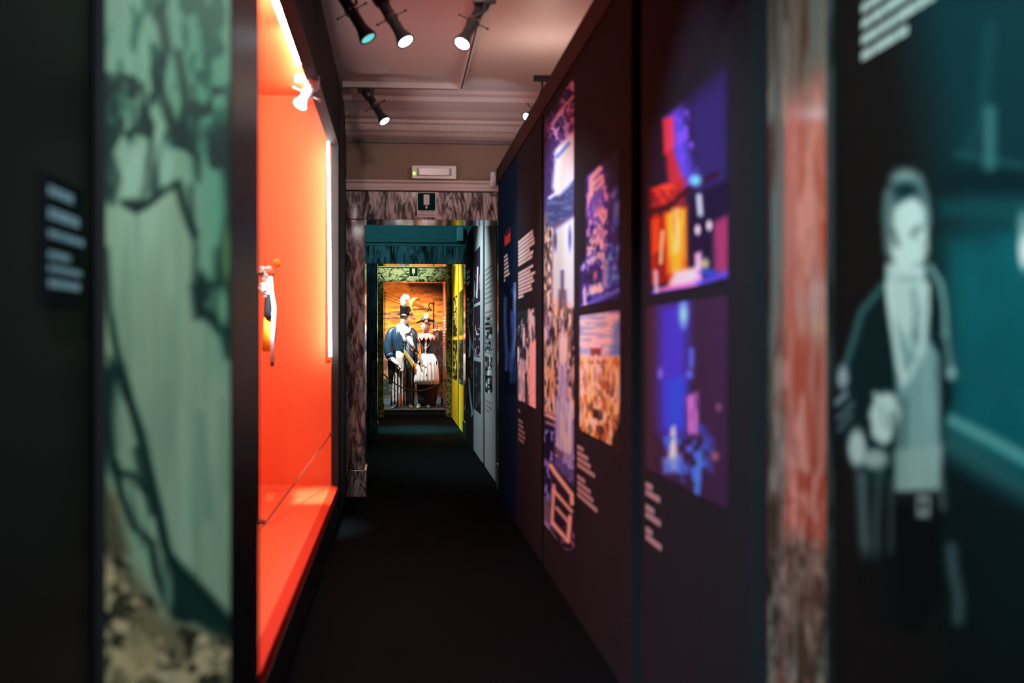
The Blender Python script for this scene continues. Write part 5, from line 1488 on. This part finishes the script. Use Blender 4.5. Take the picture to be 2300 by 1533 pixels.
# ================================================================== NEAR RIGHT: MURAL WALL
AM = 0.965
M_mural = paint_mat('mural_print_paper', 0.85, 0.02)
mw = thing('mural_panel', 'dark teal mural showing a man in an open jacket, at the right edge', 'mural', (AM, 1.2, 0))
MB().box(AM + 0.003, AM + 0.05, -1.55, 2.148, 0, 3.2).build('board', M_board, mw)
tl = (14, 72, 80)
sk = (176, 202, 200)
dk = (10, 26, 28)
ops = [
    ('P', [(2040, -60), (2420, -60), (2420, 1400), (2240, 1420), (2120, 1180), (2110, 500)], (12, 48, 54), 70, 0.95),
    ('P', [(2120, 380), (2420, 370), (2420, 440), (2120, 430)], (8, 30, 36), 18, 0.8),
    ('P', [(2110, 450), (2420, 440), (2420, 500), (2110, 490)], (20, 78, 84), 14, 0.6),
    ('P', [(2130, 540), (2420, 500), (2420, 1160), (2130, 1020)], (10, 84, 92), 50, 0.9),
    ('N', 120, 160, 6, 0.45, 0.3, (14, 100, 108), 0.4, [(2130, 540), (2420, 500), (2420, 1100), (2130, 1000)]),
    ('L', [(2223, 250), (2223, 370)], 12, (70, 130, 132), 10, 0.7),
    ('L', [(2180, 330), (2205, 260), (2225, 60)], 8, (30, 84, 88), 18, 0.5),
    ('L', [(2150, 345), (2310, 375)], 5, (40, 100, 102), 8, 0.6),
    ('L', [(2130, 940), (2220, 985), (2320, 1040), (2420, 1090)], 12, (92, 158, 158), 8, 0.85),
    ('L', [(2130, 990), (2320, 1120), (2420, 1170)], 26, (40, 84, 86), 16, 0.7),
    ('P', [(2120, 1040), (2420, 1190), (2420, 1600), (2110, 1600)], (10, 22, 24), 30, 0.9),
    # figure: jacket
    ('P', [(1990, 615), (2090, 600), (2130, 680), (2142, 830), (2140, 900), (2120, 960), (2110, 1110), (1925, 1110), (1925, 1040), (1905, 1010), (1880, 960), (1890, 880), (1910, 780), (1925, 700)], (10, 32, 36), 7, 1),
    ('P', [(1925, 1090), (2115, 1080), (2120, 1330), (2060, 1420), (1940, 1380), (1925, 1250)], (9, 15, 16), 16, 1),
    # jacket shine
    ('L', [(1985, 640), (1935, 700), (1915, 770), (1895, 830)], 7, (60, 104, 106), 7, 0.85),
    ('E', 1893, 848, 13, 26, (150, 178, 182), 0.4, 0.85),
    ('L', [(1878, 905), (1900, 885)], 6, (140, 165, 170), 5, 0.8), ('L', [(1882, 940), (1915, 905)], 4, (120, 150, 152), 5, 0.7), ('L', [(1885, 965), (1912, 930)], 4, (110, 140, 142), 5, 0.7),
    ('L', [(2088, 598), (2112, 635), (2122, 690), (2124, 750)], 6, (120, 168, 166), 5, 0.9),
    ('L', [(2124, 750), (2130, 790), (2138, 840)], 7, (110, 160, 158), 6, 0.7), ('E', 2136, 838, 10, 14, (150, 190, 188), 0.5, 0.8),
    # shirt and neck
    ('P', [(1990, 600), (2050, 640), (2080, 640), (2086, 760), (2108, 800), (2112, 1000), (2108, 1110), (2012, 1105), (2016, 900), (2008, 780), (1994, 690)], (120, 160, 158), 7, 1),
    ('P', [(1992, 590), (2078, 600), (2080, 640), (2066, 700), (2050, 790), (2014, 720), (1994, 680)], (176, 206, 202), 6, 1),
    ('L', [(1996, 640), (2004, 720), (2020, 820), (2032, 860), (2066, 800), (2080, 700), (2082, 640)], 7, (190, 218, 214), 5, 0.9),
    ('L', [(2050, 650), (2056, 700), (2050, 760)], 4, (70, 104, 106), 6, 0.7),
    ('E', 2058, 755, 8, 20, (84, 122, 122), 0.5, 0.7),
    ('P', [(2016, 880), (2040, 900), (2040, 1090), (2014, 1080)], (60, 92, 94), 10, 0.6),
    ('N', 7, 120, 9, 0.5, 0.2, (70, 108, 108), 0.5, [(2040, 800), (2110, 800), (2110, 1100), (2020, 1100)]),
    ('P', [(2010, 1010), (2118, 1000), (2110, 1105), (2012, 1105)], (140, 170, 166), 7, 0.7),
    # trousers front and belt
    ('P', [(2005, 1104), (2112, 1100), (2112, 1130), (2005, 1130)], (18, 22, 22), 5, 1),
    ('P', [(2060, 1112), (2088, 1112), (2088, 1160), (2060, 1160)], (140, 160, 156), 4, 0.95),
    ('P', [(2067, 1124), (2080, 1124), (2080, 1146), (2067, 1146)], (12, 18, 18), 4, 1),
    ('L', [(2115, 1080), (2118, 1140)], 5, (110, 140, 138), 6, 0.6),
    ('L', [(1935, 1070), (1940, 1180), (1945, 1250)], 12, (90, 116, 116), 10, 0.7),
    ('L', [(1975, 1060), (1968, 1170), (1970, 1260)], 9, (64, 90, 92), 9, 0.7),
    ('L', [(2002, 1080), (2000, 1240)], 5, (80, 106, 106), 7, 0.6),
    ('P', [(1924, 1240), (2010, 1250), (2010, 1400), (1924, 1380)], (16, 19, 20), 20, 0.9),
    ('L', [(2136, 1230), (2142, 1290), (2154, 1340), (2152, 1390)], 11, (66, 92, 98), 10, 0.8),
    # hand holding jacket
    ('P', [(1962, 900), (1985, 880), (2010, 885), (2022, 930), (2004, 985), (1985, 1000), (1958, 980), (1952, 930)], (176, 206, 202), 6, 1),
    ('E', 1925, 1005, 20, 42, (168, 196, 194), 0.3, 0.95),
    ('E', 1965, 1030, 30, 22, (150, 180, 178), 0.4, 0.9),
    ('L', [(1950, 950), (1950, 985)], 5, dk, 6, 0.8), ('L', [(2006, 930), (2012, 1000)], 6, (40, 70, 70), 8, 0.7), ('L', [(1976, 905), (1990, 960)], 3, (110, 140, 138), 4, 0.7),
    ('L', [(1966, 885), (1975, 900)], 6, (190, 215, 210), 5, 0.9),
    # head
    ('E', 2031, 480, 50, 92, (58, 86, 86), 0.14, 1),
    ('E', 2034, 400, 30, 20, (130, 166, 164), 0.5, 0.8),
    ('P', [(2002, 470), (2050, 440), (2082, 470), (2084, 560), (2066, 620), (2040, 640), (2010, 600), (1996, 560)], (190, 218, 214), 8, 1),
    ('P', [(1988, 430), (2006, 420), (2008, 480), (1998, 590), (1986, 560)], (88, 118, 118), 8, 0.9),
    ('E', 2034, 425, 26, 18, (12, 40, 44), 0.5, 0.95),
    ('L', [(2066, 405), (2080, 450), (2084, 500)], 7, (100, 140, 138), 8, 0.8),
    ('L', [(2005, 515), (2016, 550)], 5, (50, 72, 72), 6, 0.85),
    ('L', [(2050, 530), (2064, 512)], 4, (50, 76, 76), 6, 0.85), ('L', [(2046, 520), (2070, 505)], 3, (80, 110, 110), 4, 0.6),
    ('L', [(2066, 540), (2076, 565)], 3, (130, 165, 160), 5, 0.6), ('L', [(2052, 596), (2074, 590)], 3, (96, 128, 126), 5, 0.75),
    ('E', 2044, 625, 26, 9, (120, 156, 154), 0.5, 0.6),
    ('E', 2304, 560, 14, 44, (215, 240, 235), 0.3, 1), ('E', 2300, 505, 12, 30, (130, 170, 168), 0.5, 0.8),
]
ym0 = PX(2420, 700, AM)[1]
sheet('mural_print', 'x', AM, ym0, 2.146, 0.0, 3.0, 240, 640, (20, 20, 20), ops, M_mural, mw, gain=1.25, thick=0.002)
mb_y = PX(1938, 50, AM)[1]
zq = lambda px, py: PX(px, py, AM)[2]
words('mural_text', AM - 0.002, mb_y, [0.34, 0.33, 0.30, 0.33, 0.34, 0.28, 0.20], zq(1938, -95), 0.033, 0.018, mat('pale_teal_print', (0.42, 0.60, 0.56), 0.6), mw, 0.012, seed=41)
